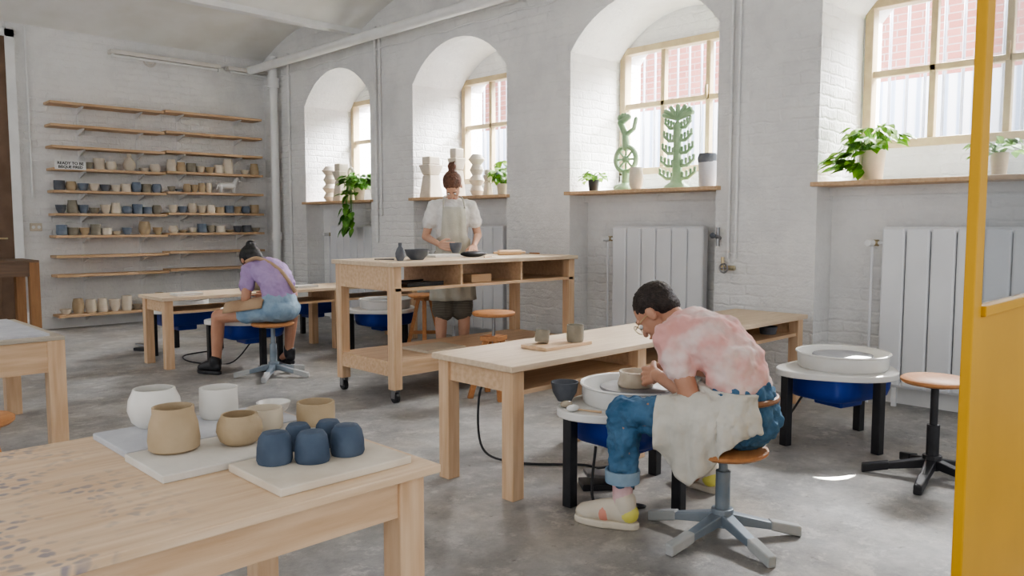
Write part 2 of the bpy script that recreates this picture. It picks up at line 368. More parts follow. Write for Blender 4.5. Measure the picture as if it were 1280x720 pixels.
# back door on the left
d=MB(); d.box(1.25,2.24,BY-.05,BY-.005,0,3.25)
dr=struct(d.build('door_1','doorw'))
f=MB(); f.box(2.24,2.33,BY-.07,BY,0,3.33).box(1.16,1.25,BY-.07,BY,0,3.33).box(1.16,2.33,BY-.07,BY,3.25,3.33); f.build('door_frame','paint',dr)
for z0,z1 in ((.2,.9),(1.0,1.9),(2.0,3.1)):
    MB().box(1.4,2.1,BY-.065,BY-.05,z0,z1).build('panel','doorw',dr,bevel=.01)
MB().tube((2.17,BY-.1,1.05),(2.05,BY-.1,1.05),.01).build('handle','brass',dr)
# outside
o=MB()
for i in range(84): 
    y=-.6+i*.132; o.tube((6.62,y,.0),(6.62,y,3.0),.012,seg=6)
o.box(6.60,6.64,-.6,10.4,2.93,2.97)
tag(o.build('fence','bar'),'vertical bar railing standing outside the windows','fence')
tag(MB().box(6.75,6.77,-1,10.6,.0,2.36).build('corrugated_sheet','panel'),'frosted corrugated sheet behind the railing outside, glowing in place of daylight','panel')
bl=thing('brick_building','red brick building across the yard seen through the window panes','building',(9,4,0))
MB().box(0,.4,-9,13,0,7).build('facade','redbrick',bl)
for i in range(6):
    y=-7+i*3.4; MB().box(-.03,0,y,y+1.1,2.4,4.4).build('window_frame','batg',bl)
# ================================================================= PIPES
tag(MB().tube((5.06,-2.4,3.25),(5.06,BY,3.25),.055,seg=20).build('ceiling_pipe','paint',smooth=True),'long white pipe running below the ceiling along the window wall','pipe')
p=thing('drain_pipe','thick white vertical pipe in the corner beside the shelves','pipe',(5.2,9.75,0))
MB().tube((0,0,0),(0,0,3.4),.055).build('pipe','paint',p,smooth=True)
MB().tube((0,0,3.0),(0,0,3.12),.075).build('collar','paint',p,smooth=True)
MB().tube((0,0,1.0),(0,0,1.1),.07).build('collar','paint',p,smooth=True)
for y,r,z0,l in ((7.55,.022,1.0,'slim white pipe on the pier between the two farthest windows'),(7.46,.012,1.3,'thin white cable conduit beside the slim pipe on the far pier'),(9.5,.018,.2,'thin white riser next to the thick corner pipe'),(3.06,.012,.95,'left of the two thin white pipes on the pier above the brass valve'),(3.00,.012,.95,'right of the two thin white pipes on the pier above the brass valve')):
    tag(MB().tube((WX-.02,y,z0),(WX-.02,y,3.42),r,seg=10).build('wall_pipe','wall',smooth=True),l,'pipe')
cb=MB(); pts=[]
for i in range(60):
    y=BY-.1-i*.2; pts.append((WX-.015,y,3.17+.015*math.sin(i*1.9)))
tag(cb.sweep(pts,.010,6).build('electric_cable','paint'),'thin white cable clipped along the window wall below the ceiling','cable')
tag(MB().tube((2.45,BY-.02,1.5),(2.45,BY-.02,3.4),.012,seg=8).build('wall_conduit','paint'),'thin white conduit rising on the back wall left of the shelves','pipe')
p=onY(45,284,BY-.01); t=thing('wall_socket','cream wall socket on the back wall left of the shelves','socket',(p.x,BY,p.z))
MB().box(-.06,.06,-.02,0,-.045,.045).build('plate','pale',t,bevel=.006); 
for x in (-.028,.028): MB().tube((x,-.025,0),(x,-.018,0),.018).build('outlet','paper',t)
p=onY(187,76,BY-.01); tag(MB().torus((0,0,0),.07,.012,(0,1,0)).ell((0,0,0),(.05,.02,.05)).build('wall_vent','bat',loc=(p.x,BY-.012,p.z)),'small round vent high on the back wall above the shelves','vent')
# fluorescent lamp
a=onY(137,46,BY-.1); b=onY(275,61,BY-.1); zl=3.22
t=thing('tube_light','long white fluorescent tube fitting on the back wall above the shelves','light',(a.x,BY-.09,zl))
L=b.x-a.x
MB().box(0,L,-.03,.09,0,.05).build('housing','bat',t,bevel=.006); MB().tube((.04,0,-.02),(L-.04,0,-.02),.016).build('tube','paint',t,smooth=True)
for x in (.02,L-.03): MB().box(x,x+.02,-.02,.02,-.04,0).build('end_cap','paint',t)
p=thing('tube_light','short second fluorescent tube fitting right of the long one, by the corner','light',(b.x+.1,BY-.09,zl))
MB().box(0,.75,-.03,.09,0,.05).build('housing','bat',p,bevel=.006); MB().tube((.04,0,-.02),(.7,0,-.02),.016).build('tube','paint',p,smooth=True)
# ================================================================= RADIATORS
rl=['white ribbed radiator below the nearest window, behind the round stool','white ribbed radiator below the window with the two green sculptures','white ribbed radiator below the second farthest window, behind the standing person','white ribbed radiator below the farthest window']
for k,(a,b) in enumerate(bays):
    ya=b-.40-.90; t=thing('radiator',rl[k],'radiator',(5.43,ya,0),0,'radiators below the windows')
    m=MB(); n=6; wd=.9/n
    for i in range(n): m.box(-.035,.045,i*wd+.003,(i+1)*wd-.003,.14,1.18)
    m.box(-.025,.035,.01,.89,.13,.17); m.box(-.025,.035,.01,.89,1.15,1.19)
    m.build('body','rad',t,bevel=.014)
    for y in (.12,.78):
        MB().box(.0,.1199,y,y+.03,.9,.95).box(-.01,.01,y,y+.03,0,.15).build('bracket','rad',t)
    v=MB().tube((0,.9,1.08),(0,.97,1.08),.012).tube((0,.97,1.08),(0,.97,.0),.009).build('feed_pipe','rad',t,smooth=True)
    v=MB().tube((0,.93,1.08),(-.0,.98,1.08),.022).build('valve','brass',t,smooth=True)
    MB().tube((-.02,.965,1.08),(-.09,.965,1.08),.024,.02).build('thermostat_head','paint',v,smooth=True)
p=onX(913,345,WX); t=thing('stopcock','brass stopcock with steel wheel on the pier under the twin pipes','valve',(WX-.03,p.y,.88))
MB().tube((0,-.05,0),(0,.07,0),.018).tube((.0302,.0,.0),(-.06,0,0),.014).tube((0,.05,0),(0,.05,.08),.012).build('body','brass',t,smooth=True)
MB().torus((-.07,0,0),.032,.007,(1,0,0)).tube((-.07,-.03,0),(-.07,.03,0),.005).tube((-.07,0,-.03),(-.07,0,.03),.005).build('wheel','steel',t,smooth=True)
t=thing('pipe_valve','small dark valve cluster on the pier left of the twin thin pipes','valve',(WX-.03,3.14,1.10))
MB().tube((0,0,-.06),(0,0,.08),.014).tube((.0302,0,0),(-.06,0,.02),.015).build('body','steel',t,smooth=True)
MB().ell((-.07,0,.02),.022).build('knob','dclay',t,smooth=True)
# ================================================================= FURNITURE
def make_bench(label,x0,x1,y0,y1,h=.60,mids=(.5,)):
    t=thing('work_bench',label,'bench',(x0,y0,0),0,'long pine wheel benches'); L=x1-x0; D=y1-y0
    MB().box(-.02,L+.02,-.02,D+.02,h-.028,h).build('tabletop','plyb',t,bevel=.003)
    lx=[.005]+[L*q-.035 for q in mids]+[L-.075]
    for x in lx:
        for y in (0,D-.07): MB().box(x,x+.07,y,y+.07,0,h-.028).build('leg','pinev',t,bevel=.004)
        MB().box(x+.015,x+.055,.07,D-.07,h-.125,h-.028).build('end_rail','pine',t)
    for a,b in zip(lx,lx[1:]): MB().box(a+.07,b,.015,D-.015,h-.14,h-.12).build('shelf','pine',t)
    return t
b1=make_bench('long pine bench beside the person in the pink shirt',2.34,5.09,2.37,2.87,.60,(.34,.67))
b2=make_bench('long pine bench in front of the person in the purple shirt',2.50,5.12,6.60,7.10,.60,(.63,))
def make_table(label,x0,x1,y0,y1,h,m,lw=.075,ap=.10,ov=.03,lm='pinev',am='pine'):
    t=thing('work_table',label,'table',(x0,y0,0)); L=x1-x0; D=y1-y0
    MB().box(0,L,0,D,h-.022,h).build('tabletop',m,t,bevel=.003)
    for x in (ov,L-ov-lw):
        for y in (ov,D-ov-lw): MB().box(x,x+lw,y,y+lw,0,h-.022).build('leg',lm,t,bevel=.004)
    for y in (ov+.01,D-ov-.04): MB().box(ov+lw,L-ov-lw,y,y+.03,h-.022-ap,h-.022).build('apron_rail',am,t)
    for x in (ov+.01,L-ov-.04): MB().box(x,x+.03,ov+lw,D-ov-lw,h-.022-ap,h-.022).build('apron_rail',am,t)
    return t
make_table('nearest stained plywood table with rows of small pots on boards',-1.0,1.24,1.51,2.41,.60,'ply')
t2=make_table('pine table with pale top at the left edge, behind the nearest table',-.9,1.26,4.73,5.79,.60,'edge',.085,.17,.0)
tag(MB().box(-.8,1.2,4.78,5.72,.60,.612).build('cover_board','batg'),'pale grey board covering the table at the left edge','board')
make_table('dark topped brown wooden workbench in the far left corner by the brown door',.6,2.22,9.1,9.75,.84,'dwood',.09,.14,.0,'bwood','dwood')
# tall table on casters
t=thing('tall_table','tall pine work table on casters with open cubbies and lower shelf','table',(3.08,4.24,0)); L=1.87; D=.74; h=.95
MB().box(0,L,0,D,h-.03,h).build('tabletop','plyb',t,bevel=.003)
for x in (.02,L-.09):
    for y in (.02,D-.09):
        MB().box(x,x+.07,y,y+.07,.09,h-.03).build('leg','pinev',t,bevel=.004)
        cs=MB().tube((x+.02,y+.035,.035),(x+.05,y+.035,.035),.035,seg=20).build('caster','black',t,smooth=True)
        MB().box(x+.012,x+.018,y+.015,y+.055,.03,.09).box(x+.052,x+.058,y+.015,y+.055,.03,.09).box(x+.012,x+.058,y+.015,y+.055,.085,.092).build('fork','steel',cs)
MB().box(.02,.04,.09,D-.09,h-.19,h-.03).build('end_panel','pine',t); MB().box(L-.04,L-.02,.09,D-.09,h-.19,h-.03).build('end_panel','pine',t)
MB().box(.04,L-.04,.02,D-.02,h-.195,h-.175).build('cubby_shelf','pine',t)
for x in (.62,1.23): MB().box(x,x+.02,.03,D-.04,h-.175,h-.03).build('divider','pine',t)
MB().box(.03,L-.03,.03,D-.03,.26,.28).build('lower_shelf','pine',t)
for y in (.025,D-.055): MB().box(.09,L-.09,y,y+.03,.18,.26).build('lower_rail','pine',t)
for x in (.025,L-.055): MB().box(x,x+.03,.09,D-.09,.18,.26).build('lower_rail','pine',t)
# pottery wheels
def make_wheel(label,loc,rz=0):
    t=thing('pottery_wheel',label,'pottery wheel',(loc[0],loc[1],0),rz,'electric pottery wheels with blue buckets')
    poly=[]
    for k in range(64):
        a=2*PI*k/64; r=.275
        for a0,am in ((math.radians(20),.075),(math.radians(160),.10),(math.radians(270),.02)):
            dd=abs((a-a0+PI)%(2*PI)-PI); r+=am*math.exp(-(dd/.55)**2)
        poly.append((r*math.cos(a),r*math.sin(a)))
    MB().prism(poly,.385,.42).build('wheel_table','whitep',t,smooth=True,bevel=.006)
    pf=[(.0,.42),(.222,.42),(.232,.43),(.236,.495),(.246,.503),(.243,.509),(.230,.505),(.224,.45),(.215,.436),(.15,.434),(0,.434)]
    MB().lathe(pf,seg=48).build('splash_pan','whitep',t,smooth=True)
    MB().lathe([(0,.434),(.05,.434),(.05,.478),(.155,.48),(.158,.486),(.155,.492),(0,.493)],seg=40).build('wheel_head','whead',t,smooth=True)
    m=MB(); rr=[]
    for z,sx,sy in ((.384,.27,.22),(.31,.262,.212),(.272,.25,.20),(.262,.235,.185)):
        r=[]
        for k in range(48):
            a=2*PI*k/48; c_,s_=math.cos(a),math.sin(a); r.append((sx*abs(c_)**.4*(1 if c_>=0 else -1)*.92,sy*abs(s_)**.4*(1 if s_>=0 else -1)*.92+.02,z))
        rr.append(r+[r[0]])
    m.grid(rr); m.prism([(x,y) for x,y,z in rr[-1][:-1]],.2615,.2625); m.build('blue_housing','blue',t,smooth=True)
    MB().box(-.09,.09,-.07,.11,.21,.262).build('motor_cover','blue',t,bevel=.01)
    for x,y in ((-.03,-.25),(-.31,.11),(.31,.11)):
        MB().box(x-.023,x+.023,y-.023,y+.023,0,.386).build('leg','black',t,bevel=.004)
    return t
WC=[(2.80,2.06),(4.31,1.78),(4.36,6.12),(3.08,6.24),(3.02,7.52),(4.42,7.55)]
make_wheel('pottery wheel the person in the pink shirt is working at',WC[0])
make_wheel('unused pottery wheel with empty white splash pan between bench end and round stool',WC[1],-.25)
make_wheel('pottery wheel partly hidden behind the tall table on casters',WC[2])
make_wheel('pottery wheel the person in the purple shirt is working at',WC[3])
make_wheel('pottery wheel on the far side of the back bench, left end',WC[4],PI)
make_wheel('pottery wheel on the far side of the back bench, right end',WC[5],PI)
# stools
def star_stool(label,loc,sz,bm_,tip,rz=0,r=.165,seatm='seat'):
    t=thing('swivel_stool',label,'stool',(loc[0],loc[1],0),rz)
    MB().lathe([(0,sz-.028),(r-.012,sz-.028),(r,sz-.018),(r,sz-.008),(r-.012,sz),(0,sz-.003)],seg=36).build('seat',seatm,t,smooth=True)
    MB().tube((0,0,.10),(0,0,sz-.04),.017).tube((0,0,.07),(0,0,min(.26,sz-.08)),.028).lathe([(0,sz-.045),(.06,sz-.045),(.06,sz-.029),(0,sz-.029)],seg=20).build('pole',bm_,t,smooth=True)
    b=MB().tube((0,0,.045),(0,0,.115),.042); 
    for k in range(5):
        a=2*PI*k/5; d=V((math.cos(a),math.sin(a),0)); n=V((-d.y,d.x,0))
        p0=d*.02;p1=d*.27
        b.hexa([p0-n*.024+V((0,0,.055)),p1-n*.016+V((0,0,.018)),p1+n*.016+V((0,0,.018)),p0+n*.024+V((0,0,.055)),
                p0-n*.024+V((0,0,.10)),p1-n*.016+V((0,0,.040)),p1+n*.016+V((0,0,.040)),p0+n*.024+V((0,0,.10))])
    b.build('star_base',bm_,t,bevel=.004)
    for k in range(5):
        a=2*PI*k/5; d=V((math.cos(a),math.sin(a),0)); n=V((-d.y,d.x,0)); p0=d*.185; p1=d*.305
        MB().hexa([p0-n*.022+V((0,0,.028)),p1-n*.018,p1+n*.018,p0+n*.022+V((0,0,.028)),p0-n*.022+V((0,0,.066)),p1-n*.018+V((0,0,.042)),p1+n*.018+V((0,0,.042)),p0+n*.022+V((0,0,.066))]).build('foot_cap',tip,t,bevel=.006)
    return t
SM=(2.66,1.54); SW=(3.02,5.76)
star_stool('round wooden stool with grey five-star base under the person in pink shirt',SM,.36,'gblue','rubber',.5)
star_stool('round wooden stool with grey star base under the person in purple shirt',SW,.43,'gblue','rubber',.2)
p=P(1164,598,0)
star_stool('empty round wooden stool with black star base by the nearest radiator',(p.x,p.y),.485,'black','black',.75,.15)
def leg_stool(label,loc,sz,pole=True,rz=.3):
    t=thing('wooden_stool',label,'stool',(loc[0],loc[1],0),rz); r=.15
    MB().lathe([(0,sz-.028),(r-.01,sz-.028),(r,sz-.018),(r,sz-.006),(r-.01,sz),(0,sz)],seg=32).build('seat','seat',t,smooth=True)
    zb=sz-.17 if pole else sz-.028
    if pole: MB().tube((0,0,zb-.12),(0,0,sz-.028),.012).lathe([(0,sz-.04),(.05,sz-.04),(.05,sz-.029),(0,sz-.029)],seg=16).build('screw_pole','steel',t,smooth=True)
    for k in range(4):
        a=PI/4+k*PI/2; d=V((math.cos(a),math.sin(a),0)); q0=d*.05+V((0,0,zb)); q1=d*.17; n=V((-d.y,d.x,0))*.018; e=d*.018
        MB().hexa([q1-n-e,q1-n+e,q1+n+e,q1+n-e,q0-n-e,q0-n+e,q0+n+e,q0+n-e]).build('leg','seat',t,bevel=.003)
    MB().box(-.07,.07,-.07,.07,zb-.03,zb).build('crosspiece','seat',t)
    MB().obox((0,0,.2),(.24,.02,.03),PI/4).obox((0,0,.2),(.24,.02,.03),-PI/4).build('stretcher','seat',t)
    return t
leg_stool('round screw stool with wooden legs in front of the tall table',(3.74,3.97),.60)
leg_stool('small wooden stool behind the tall table beside the far pottery wheel',(4.56,5.78),.56,False,.1)
leg_stool('wooden stool cut by the left picture edge behind the nearest table',(.60,3.53),.47,False,.6)
# ================================================================= BACK SHELVES
SY0=BY-.27
zs=[2.58,2.33,2.09,1.84,1.59,1.33,1.08,.85,.63,.17]
ordn=['top','second','third','fourth','fifth','sixth','seventh','eighth','ninth','lowest']
xs=[(2.60,3.84,'left'),(3.86,5.12,'right')]
for i,z in enumerate(zs):
    for (xa,xb,side) in xs:
        if i==9 and side=='right': continue
        o=.0 if side=='left' else .02
        tag(MB().box(xa,xb,SY0,BY-.012,z-.028+o,z+o).build('wall_shelf','shelf',bevel=.002),
            'long pine wall shelf, %s %s, in the %s half of the rack'%(ordn[i],'from the top' if 0<i<9 else 'shelf',side),'shelf','pine boards of the back wall rack')
for x in (2.95,3.6,4.1,4.85):
    t=thing('shelf_rail','white slotted shelf rail with brackets, rail number %s on the back wall'%{2.95:'one',3.6:'two',4.1:'three',4.85:'four'}[x]+' from left','shelf rail',(x,BY,0),0,'shelf rails on the back wall')
    MB().box(-.012,.012,-.012,0,.10,2.64).build('rail','paint',t)
    for i,z in enumerate(zs):
        o=.0 if x<3.85 else .02
        if i==9 and x>3.85: continue
        MB().hexa([(-.008,-.22,z-.039+o),(.008,-.22,z-.039+o),(.008,-.012,z-.10+o),(-.008,-.012,z-.10+o),(-.008,-.22,z-.029+o),(.008,-.22,z-.029+o),(.008,-.012,z-.029+o),(-.008,-.012,z-.029+o)]).build('bracket','paint',t)
# ---------------------------------------------------------------- pots
def prof(kind,r,h,t=.005):
    if kind=='cup': return [(0,0),(r*.88,0),(r*.97,h*.08),(r,h*.3),(r*.98,h),(r*.98-t,h),(r-t,h*.3),(r*.85-t,h*.1),(0,h*.1)]
    if kind=='bowl': return [(0,0),(r*.5,0),(r*.55,h*.08),(r*.85,h*.45),(r,h),(r-t,h),(r*.8-t,h*.45),(r*.45,h*.16),(0,h*.14)]
    if kind=='round': return [(0,0),(r*.62,0),(r*.85,h*.14),(r,h*.45),(r*.95,h*.72),(r*.80,h*.94),(r*.78,h),(r*.78-t,h),(r*.74,h*.92),(r*.9-t,h*.7),(r*.93-t,h*.45),(r*.7,h*.14),(0,h*.1)]
    if kind=='jar': return [(0,0),(r*.82,0),(r*.97,h*.06),(r,h*.25),(r*.93,h*.62),(r*.80,h*.85),(r*.80,h),(r*.80-t,h),(r*.78-t,h*.85),(r*.9-t,h*.6),(r*.95-t,h*.2),(0,h*.1)]
    if kind=='vase': return [(0,0),(r*.6,0),(r*.95,h*.2),(r,h*.42),(r*.7,h*.66),(r*.35,h*.8),(r*.38,h),(r*.38-t,h),(r*.33-t,h*.8),(r*.6,h*.6),(r*.85,h*.4),(0,h*.1)]
    if kind=='plate': return [(0,0),(r*.55,0),(r*.95,h*.8),(r,h),(r*.93,h),(r*.5,h*.3),(0,h*.28)]
    if kind=='dome': return [(0,0),(r*.92,0),(r,h*.12),(r*.98,h*.5),(r*.88,h*.82),(r*.68,h*.98),(r*.35,h*1.02),(0,h)]
def pot(name,kind,r,h,m,loc,label,cat,group=None,seg=32,wob=0,t=.005):
    o=MB().lathe(prof(kind,r,h,t),seg=seg,wob=wob).build(name,m,smooth=True,loc=loc); return tag(o,label,cat,group)
# boards + pots on nearest table
tag(MB().box(.69,1.20,2.105,2.37,.60,.618).build('pot_board','batg',bevel=.003),'pale grey board at the back of the nearest table','board')
tag(MB().box(.68,1.20,1.84,2.09,.60,.62).build('pot_board','bat',bevel=.003),'off-white middle board on the nearest table','board')
tag(MB().box(.83,1.19,1.565,1.825,.60,.62).build('pot_board','batc',bevel=.003),'beige board under the dark blue pots on the nearest table','board')
near=[('bowl_pot','round',194,531,64,48,'white','large white rounded bowl at the left end of the pot group','bowl'),
('clay_pot','jar',218,562,63,56,'beige','beige ridged cylinder pot, front left on the nearest table','pot'),
('ceramic_cup','cup',274,520,47,38,'white','tall white cup behind the beige pots on the nearest table','cup'),
('clay_bowl','round',300,554,57,38,'beige','squat beige bulging pot in the middle of the nearest table','pot'),
('clay_cup','cup',331,535,46,26,'pale','pale sand-coloured cup behind the squat beige pot','cup'),
('ceramic_bowl','bowl',342,517,42,16,'white','low white bowl behind the pale cup on the nearest table','bowl'),
('clay_cup','cup',395,529,48,28,'tan','tan speckled cup behind the dark blue pots','cup')]
for n,k,u,v,w_,h_,m,l,c_ in near:
    p=P(u,v,.62); s=dep(p)/FPX; pot(n,k,w_/2*s,h_*s,m,(p.x,p.y,.6203 if p.y<2.095 else .6185),l,c_,'pots on the nearest table')
for i,(u,v,w_,h_,l) in enumerate([(344,578,45,40,'front left'),(373,560,36,32,'back left'),(391,576,44,39,'front middle'),(411,556,36,32,'back right'),(434,567,43,38,'front right')]):
    p=P(u,v,.62); s=dep(p)/FPX
    o=pot('upturned_cup','dome',w_/2*s,h_*s,'navy',(p.x,p.y,.6203),'dark blue clay cup drying upside down, %s of the five'%l,'cup','dark blue cups on the beige board',wob=.035)
    o.rotation_euler.z=i*1.3
# rack pottery
kinds=[('clay_bowl','bowl','bowl'),('clay_cup','cup','cup'),('clay_pot','round','pot'),('clay_jar','jar','jar'),('clay_plate','plate','plate'),('clay_vase','vase','vase')]
mats=[('gclay','grey-brown'),('wclay','off-white'),('bclay','blue-grey'),('pale','sand-coloured'),('tan','tan'),('dclay','dark grey')]
on2=['first','second','third','fourth','fifth','sixth','seventh','eighth','ninth','tenth','eleventh','twelfth','thirteenth','fourteenth','fifteenth','sixteenth']
rnd=random.Random(4)
def row(zi,side,n,matw,kw,hs=1,x0=None,x1=None,skip=()):
    xa,xb,_=[q for q in xs if q[2]==side][0]; xa=x0 or xa+.03; xb=x1 or xb-.02
    z=zs[zi]+(0 if side=='left' else .02); st=(xb-xa)/n; cnt=0
    for i in range(n):
        nm,kd,cat=rnd.choices(kinds,kw)[0]; mm,mn=rnd.choices(mats,matw)[0]
        r=min(st*.49,rnd.uniform(.058,.085)); h={'bowl':.095,'cup':.12,'round':.125,'jar':.15,'plate':.045,'vase':.19}[kd]*rnd.uniform(.75,1.2)*hs
        if kd=='plate': r=min(st*.49,.09)
        x=xa+st*(i+.5)
        if any(abs(x-q)<.12 for q in skip): continue
        pot(nm,kd,r,h,mm,(x,SY0+.09+rnd.uniform(0,.03),z+.0005),'%s clay %s, %s from left on the %s shelf, %s half'%(mn,cat,on2[cnt],ordn[zi],side),cat,'raw pots on the wall rack',seg=20); cnt+=1
row(3,'left',7,[2,6,1,3,1,0],[3,3,2,2,1,1],1.0,2.92,None,(3.45,))
row(3,'right',10,[2,5,0,3,2,0],[4,3,1,1,1,0],.85,None,None,(4.68,))
row(4,'left',10,[2,3,4,2,2,1],[3,4,3,2,0,0],1)
row(4,'right',6,[4,3,1,2,2,1],[4,2,1,1,2,0],.85,None,4.47)
row(5,'left',10,[2,2,8,1,1,1],[4,4,3,1,1,0],.95)
row(5,'right',10,[2,2,5,2,1,1],[4,2,3,0,1,0],.85)
row(6,'left',10,[3,3,4,2,1,1],[5,3,2,1,1,0],.9,None,None,(3.6,))
row(6,'right',10,[4,3,2,2,1,1],[5,2,1,0,2,0],.8)
row(9,'left',9,[3,5,1,3,1,0],[4,3,3,1,1,0],1.3)
for x,z,l in ((3.45,1.84,'tall pale bottle vase standing out on the fourth shelf'),(3.6,1.08,'round tan vase standing out on the seventh shelf')):
    pot('clay_vase' if z>1.5 else 'clay_pot','vase' if z>1.5 else 'round',.07,.20 if z>1.5 else .16,'pale' if z>1.5 else 'tan',(x,SY0+.10,z+.0005),l,'vase','raw pots on the wall rack')
pot('clay_jar','jar',.07,.19,'wclay',(4.68,SY0+.11,1.8605),'tall off-white jar at the right of the fourth shelf','jar','raw pots on the wall rack')
# horse figure
t=thing('animal_figure','small white clay horse figure on the fifth shelf, right half','figurine',(4.66,SY0+.10,1.61))
m=MB().cap((-.08,0,.10),.040,(.08,0,.10),.042).cap((.09,0,.12),.03,(.14,0,.185),.022).cap((.14,0,.19),.022,(.185,0,.165),.015)
for x in (-.085,.09):
    for y in (-.022,.022): m.cap((x,y,.08),.016,(x,y,.013),.012)
m.cap((-.12,0,.11),.010,(-.14,0,.05),.008); m.build('body','paint',t,smooth=True)
# sign
t=thing('shelf_sign','small white sign with black lettering on the fourth shelf','sign',(2.62,SY0-.007,1.824),0)
MB().box(0,.32,0,.006,0,.095).build('board','paper',t)
def text(body,size,loc,par,m='ink'):
    cu=bpy.data.curves.new('t','FONT'); cu.body=body; cu.size=size; cu.extrude=.0006; cu.align_x='CENTER'; cu.offset=.0012
    o=bpy.data.objects.new('t',cu); COL.objects.link(o); bpy.context.view_layer.update()
    me=bpy.data.meshes.new_from_object(o.evaluated_get(bpy.context.evaluated_depsgraph_get())); bpy.data.objects.remove(o)
    me.materials.clear(); me.materials.append(M[m]); q=bpy.data.objects.new('lettering',me); COL.objects.link(q); q.parent=par; q.location=loc; q.rotation_euler=(PI/2,0,0); return q
text('READY TO BE',.044,(.16,-.001,.054),t); text('BISQUE FIRED',.041,(.16,-.001,.013),t)
# ================================================================= BENCH AND TABLE ITEMS
p=P(700,433,.6); tag(MB().obox((0,0,.008),(.34,.17,.016)).build('pot_board','pine',loc=(p.x,p.y+.02,.6003),bevel=.002),'thin wooden board carrying two grey cups on the front bench','board')
q=P(677,429,.617); o=pot('clay_cup','cup',.036,.062,'gclay',(q.x,q.y,.622),'leaning grey clay cup, left of the two on the wooden board','cup','grey cups on the front bench'); o.rotation_euler=(0,.16,0)
q=P(719,427,.617); pot('clay_cup','cup',.043,.085,'gclay',(q.x,q.y,.617),'upright grey clay cup, right of the two on the wooden board','cup','grey cups on the front bench')
pot('clay_bowl','bowl',.10,.07,'gclay',(P(271,356,.6).x,6.85,.6003),'wide grey clay bowl standing on the back bench','bowl')
for i,(x,y) in enumerate(((2.75,6.75),(3.9,6.8))):
    tag(MB().obox((0,0,.01),(.22,.16,.02)).build('clay_bat','bat' ,loc=(x,y,.6003)),['pale bat lying on the left end of the back bench','pale bat lying on the right part of the back bench'][i],'bat')
tag(MB().box(0,.42,0,.22,0,.012).build('work_board','batg',loc=(3.95,2.5,.6003),bevel=.002),'thin pale board lying on the right part of the front bench','board')
tag(MB().lathe([(0,0),(.05,0),(.06,.05),(.055,.05),(.045,.008),(0,.008)],seg=20).build('tool_pot','dclay',smooth=True,loc=(4.85,2.5,.4803)),'dark little tub in the right cubby of the front bench','tub')
# tall table things
TZ=.9503
def tt(u,Y): q=onY(u,300,Y); return q.x,Y
x,y=tt(500,4.45); pot('ceramic_bottle','vase',.034,.125,'dclay',(x,y,TZ),'small dark bottle vase at the left end of the tall table','vase')
x,y=tt(521,4.50); pot('ceramic_bowl','bowl',.09,.075,'dclay',(x,y,TZ),'wide dark grey bowl beside the bottle vase on the tall table','bowl')
x,y=tt(550,4.80); tag(MB().obox((0,0,.009),(.34,.24,.018),.1).build('work_board','bat',loc=(x,y,TZ),bevel=.002),'pale work board in front of the standing person','board')
x,y=tt(592,4.58); tag(MB().ell((0,0,.024),(.13,.055,.024)).build('tool_roll','black',smooth=True,loc=(x,y,TZ)),'dark cloth tool roll on the tall table','tool roll')
x,y=tt(637,4.66); o=tag(MB().cap((-.10,0,.022),.022,(.10,0,.022),.022).cap((-.15,0,.022),.009,(.15,0,.022),.009).build('rolling_pin','shelf',smooth=True,loc=(x,y,TZ),rz=-.2),'wooden rolling pin on the tall table','rolling pin')
for i,(u,Y,l) in enumerate(((610,4.42,'thin wooden rib tool lying left of the rolling pin'),(668,4.7,'thin wooden stick lying right of the rolling pin'),(480,4.62,'thin metal needle tool at the far left of the tall table'))):
    x,y=tt(u,Y); tag(MB().tube((-.07,0,.006),(.07,0,.006),.006,.004,8).build('clay_tool',['pine','seat','steel'][i],loc=(x,y,TZ),rz=.4+i),l,'tool')
tag(MB().box(0,.32,0,.24,0,.02).box(0,.32,0,.01,.02,.03).box(0,.32,.23,.24,.02,.03).build('flat_tray','black',loc=(3.25,4.30,.7755),bevel=.004),'flat black tray in the left cubby of the tall table','tray')
tag(MB().obox((0,0,.03),(.2,.12,.06)).build('wood_block','shelf',loc=(3.95,4.38,.7755),bevel=.004),'wooden block in the middle cubby of the tall table','block')
tag(MB().box(0,.36,0,.3,0,.018).build('clay_bat','pale',loc=(3.5,4.4,.2805)),'square pale bat lying on the lower shelf of the tall table','bat')
# front wheel items
WCx,WCy=WC[0]
pot('water_bucket','bowl',.062,.085,'dclay',(WCx-.20,WCy+.24,.4205),'small dark grey water bowl on the wheel table by the bench','bowl')
tag(MB().lathe([(0,0),(.075,0),(.08,.01),(.07,.045),(.074,.066),(.064,.066),(.056,.04),(.05,.02),(0,.018)],seg=36,wob=.02).build('clay_pot','wet',smooth=True,loc=(WCx,WCy,.4935)),'wet clay pot being shaped under the hands on the wheel','pot')
for i,(dx,dy,l) in enumerate(((-.33,.10,'small white sponge on the left edge of the occupied wheel table'),(-.29,.17,'lump of pale clay on the occupied wheel table'))):
    tag(MB().ell((0,0,.014),(.032,.022,.014)).build(['sponge','clay_lump'][i],['paper','wet'][i],smooth=True,loc=(WCx+dx,WCy+dy-.02,.4205)),l,['sponge','clay'][i])
tag(MB().tube((-.06,0,.005),(.06,0,.005),.005,.003,8).build('clay_tool','pine',loc=(WCx-.29,WCy+.03,.4205),rz=1.9),'thin wooden modelling tool on the edge of the occupied wheel table','tool')
def pedal(x,y,rz,l,k=1):
    t=thing('foot_pedal',l,'pedal',(x,y,0),rz)
    MB().box(-.06*k,.06*k,-.12*k,.12*k,0,.03).build('base','black',t,bevel=.005); MB().obox((0,.0,.055),(.09*k,.2*k,.015),0,.15).build('treadle','steel',t,bevel=.003)
    return t
pedal(2.80,2.22,.9,'black foot pedal on the floor beneath the occupied front wheel')
pedal(2.75,7.8,.5,'black foot pedal on the floor behind the left end of the back bench',.7)
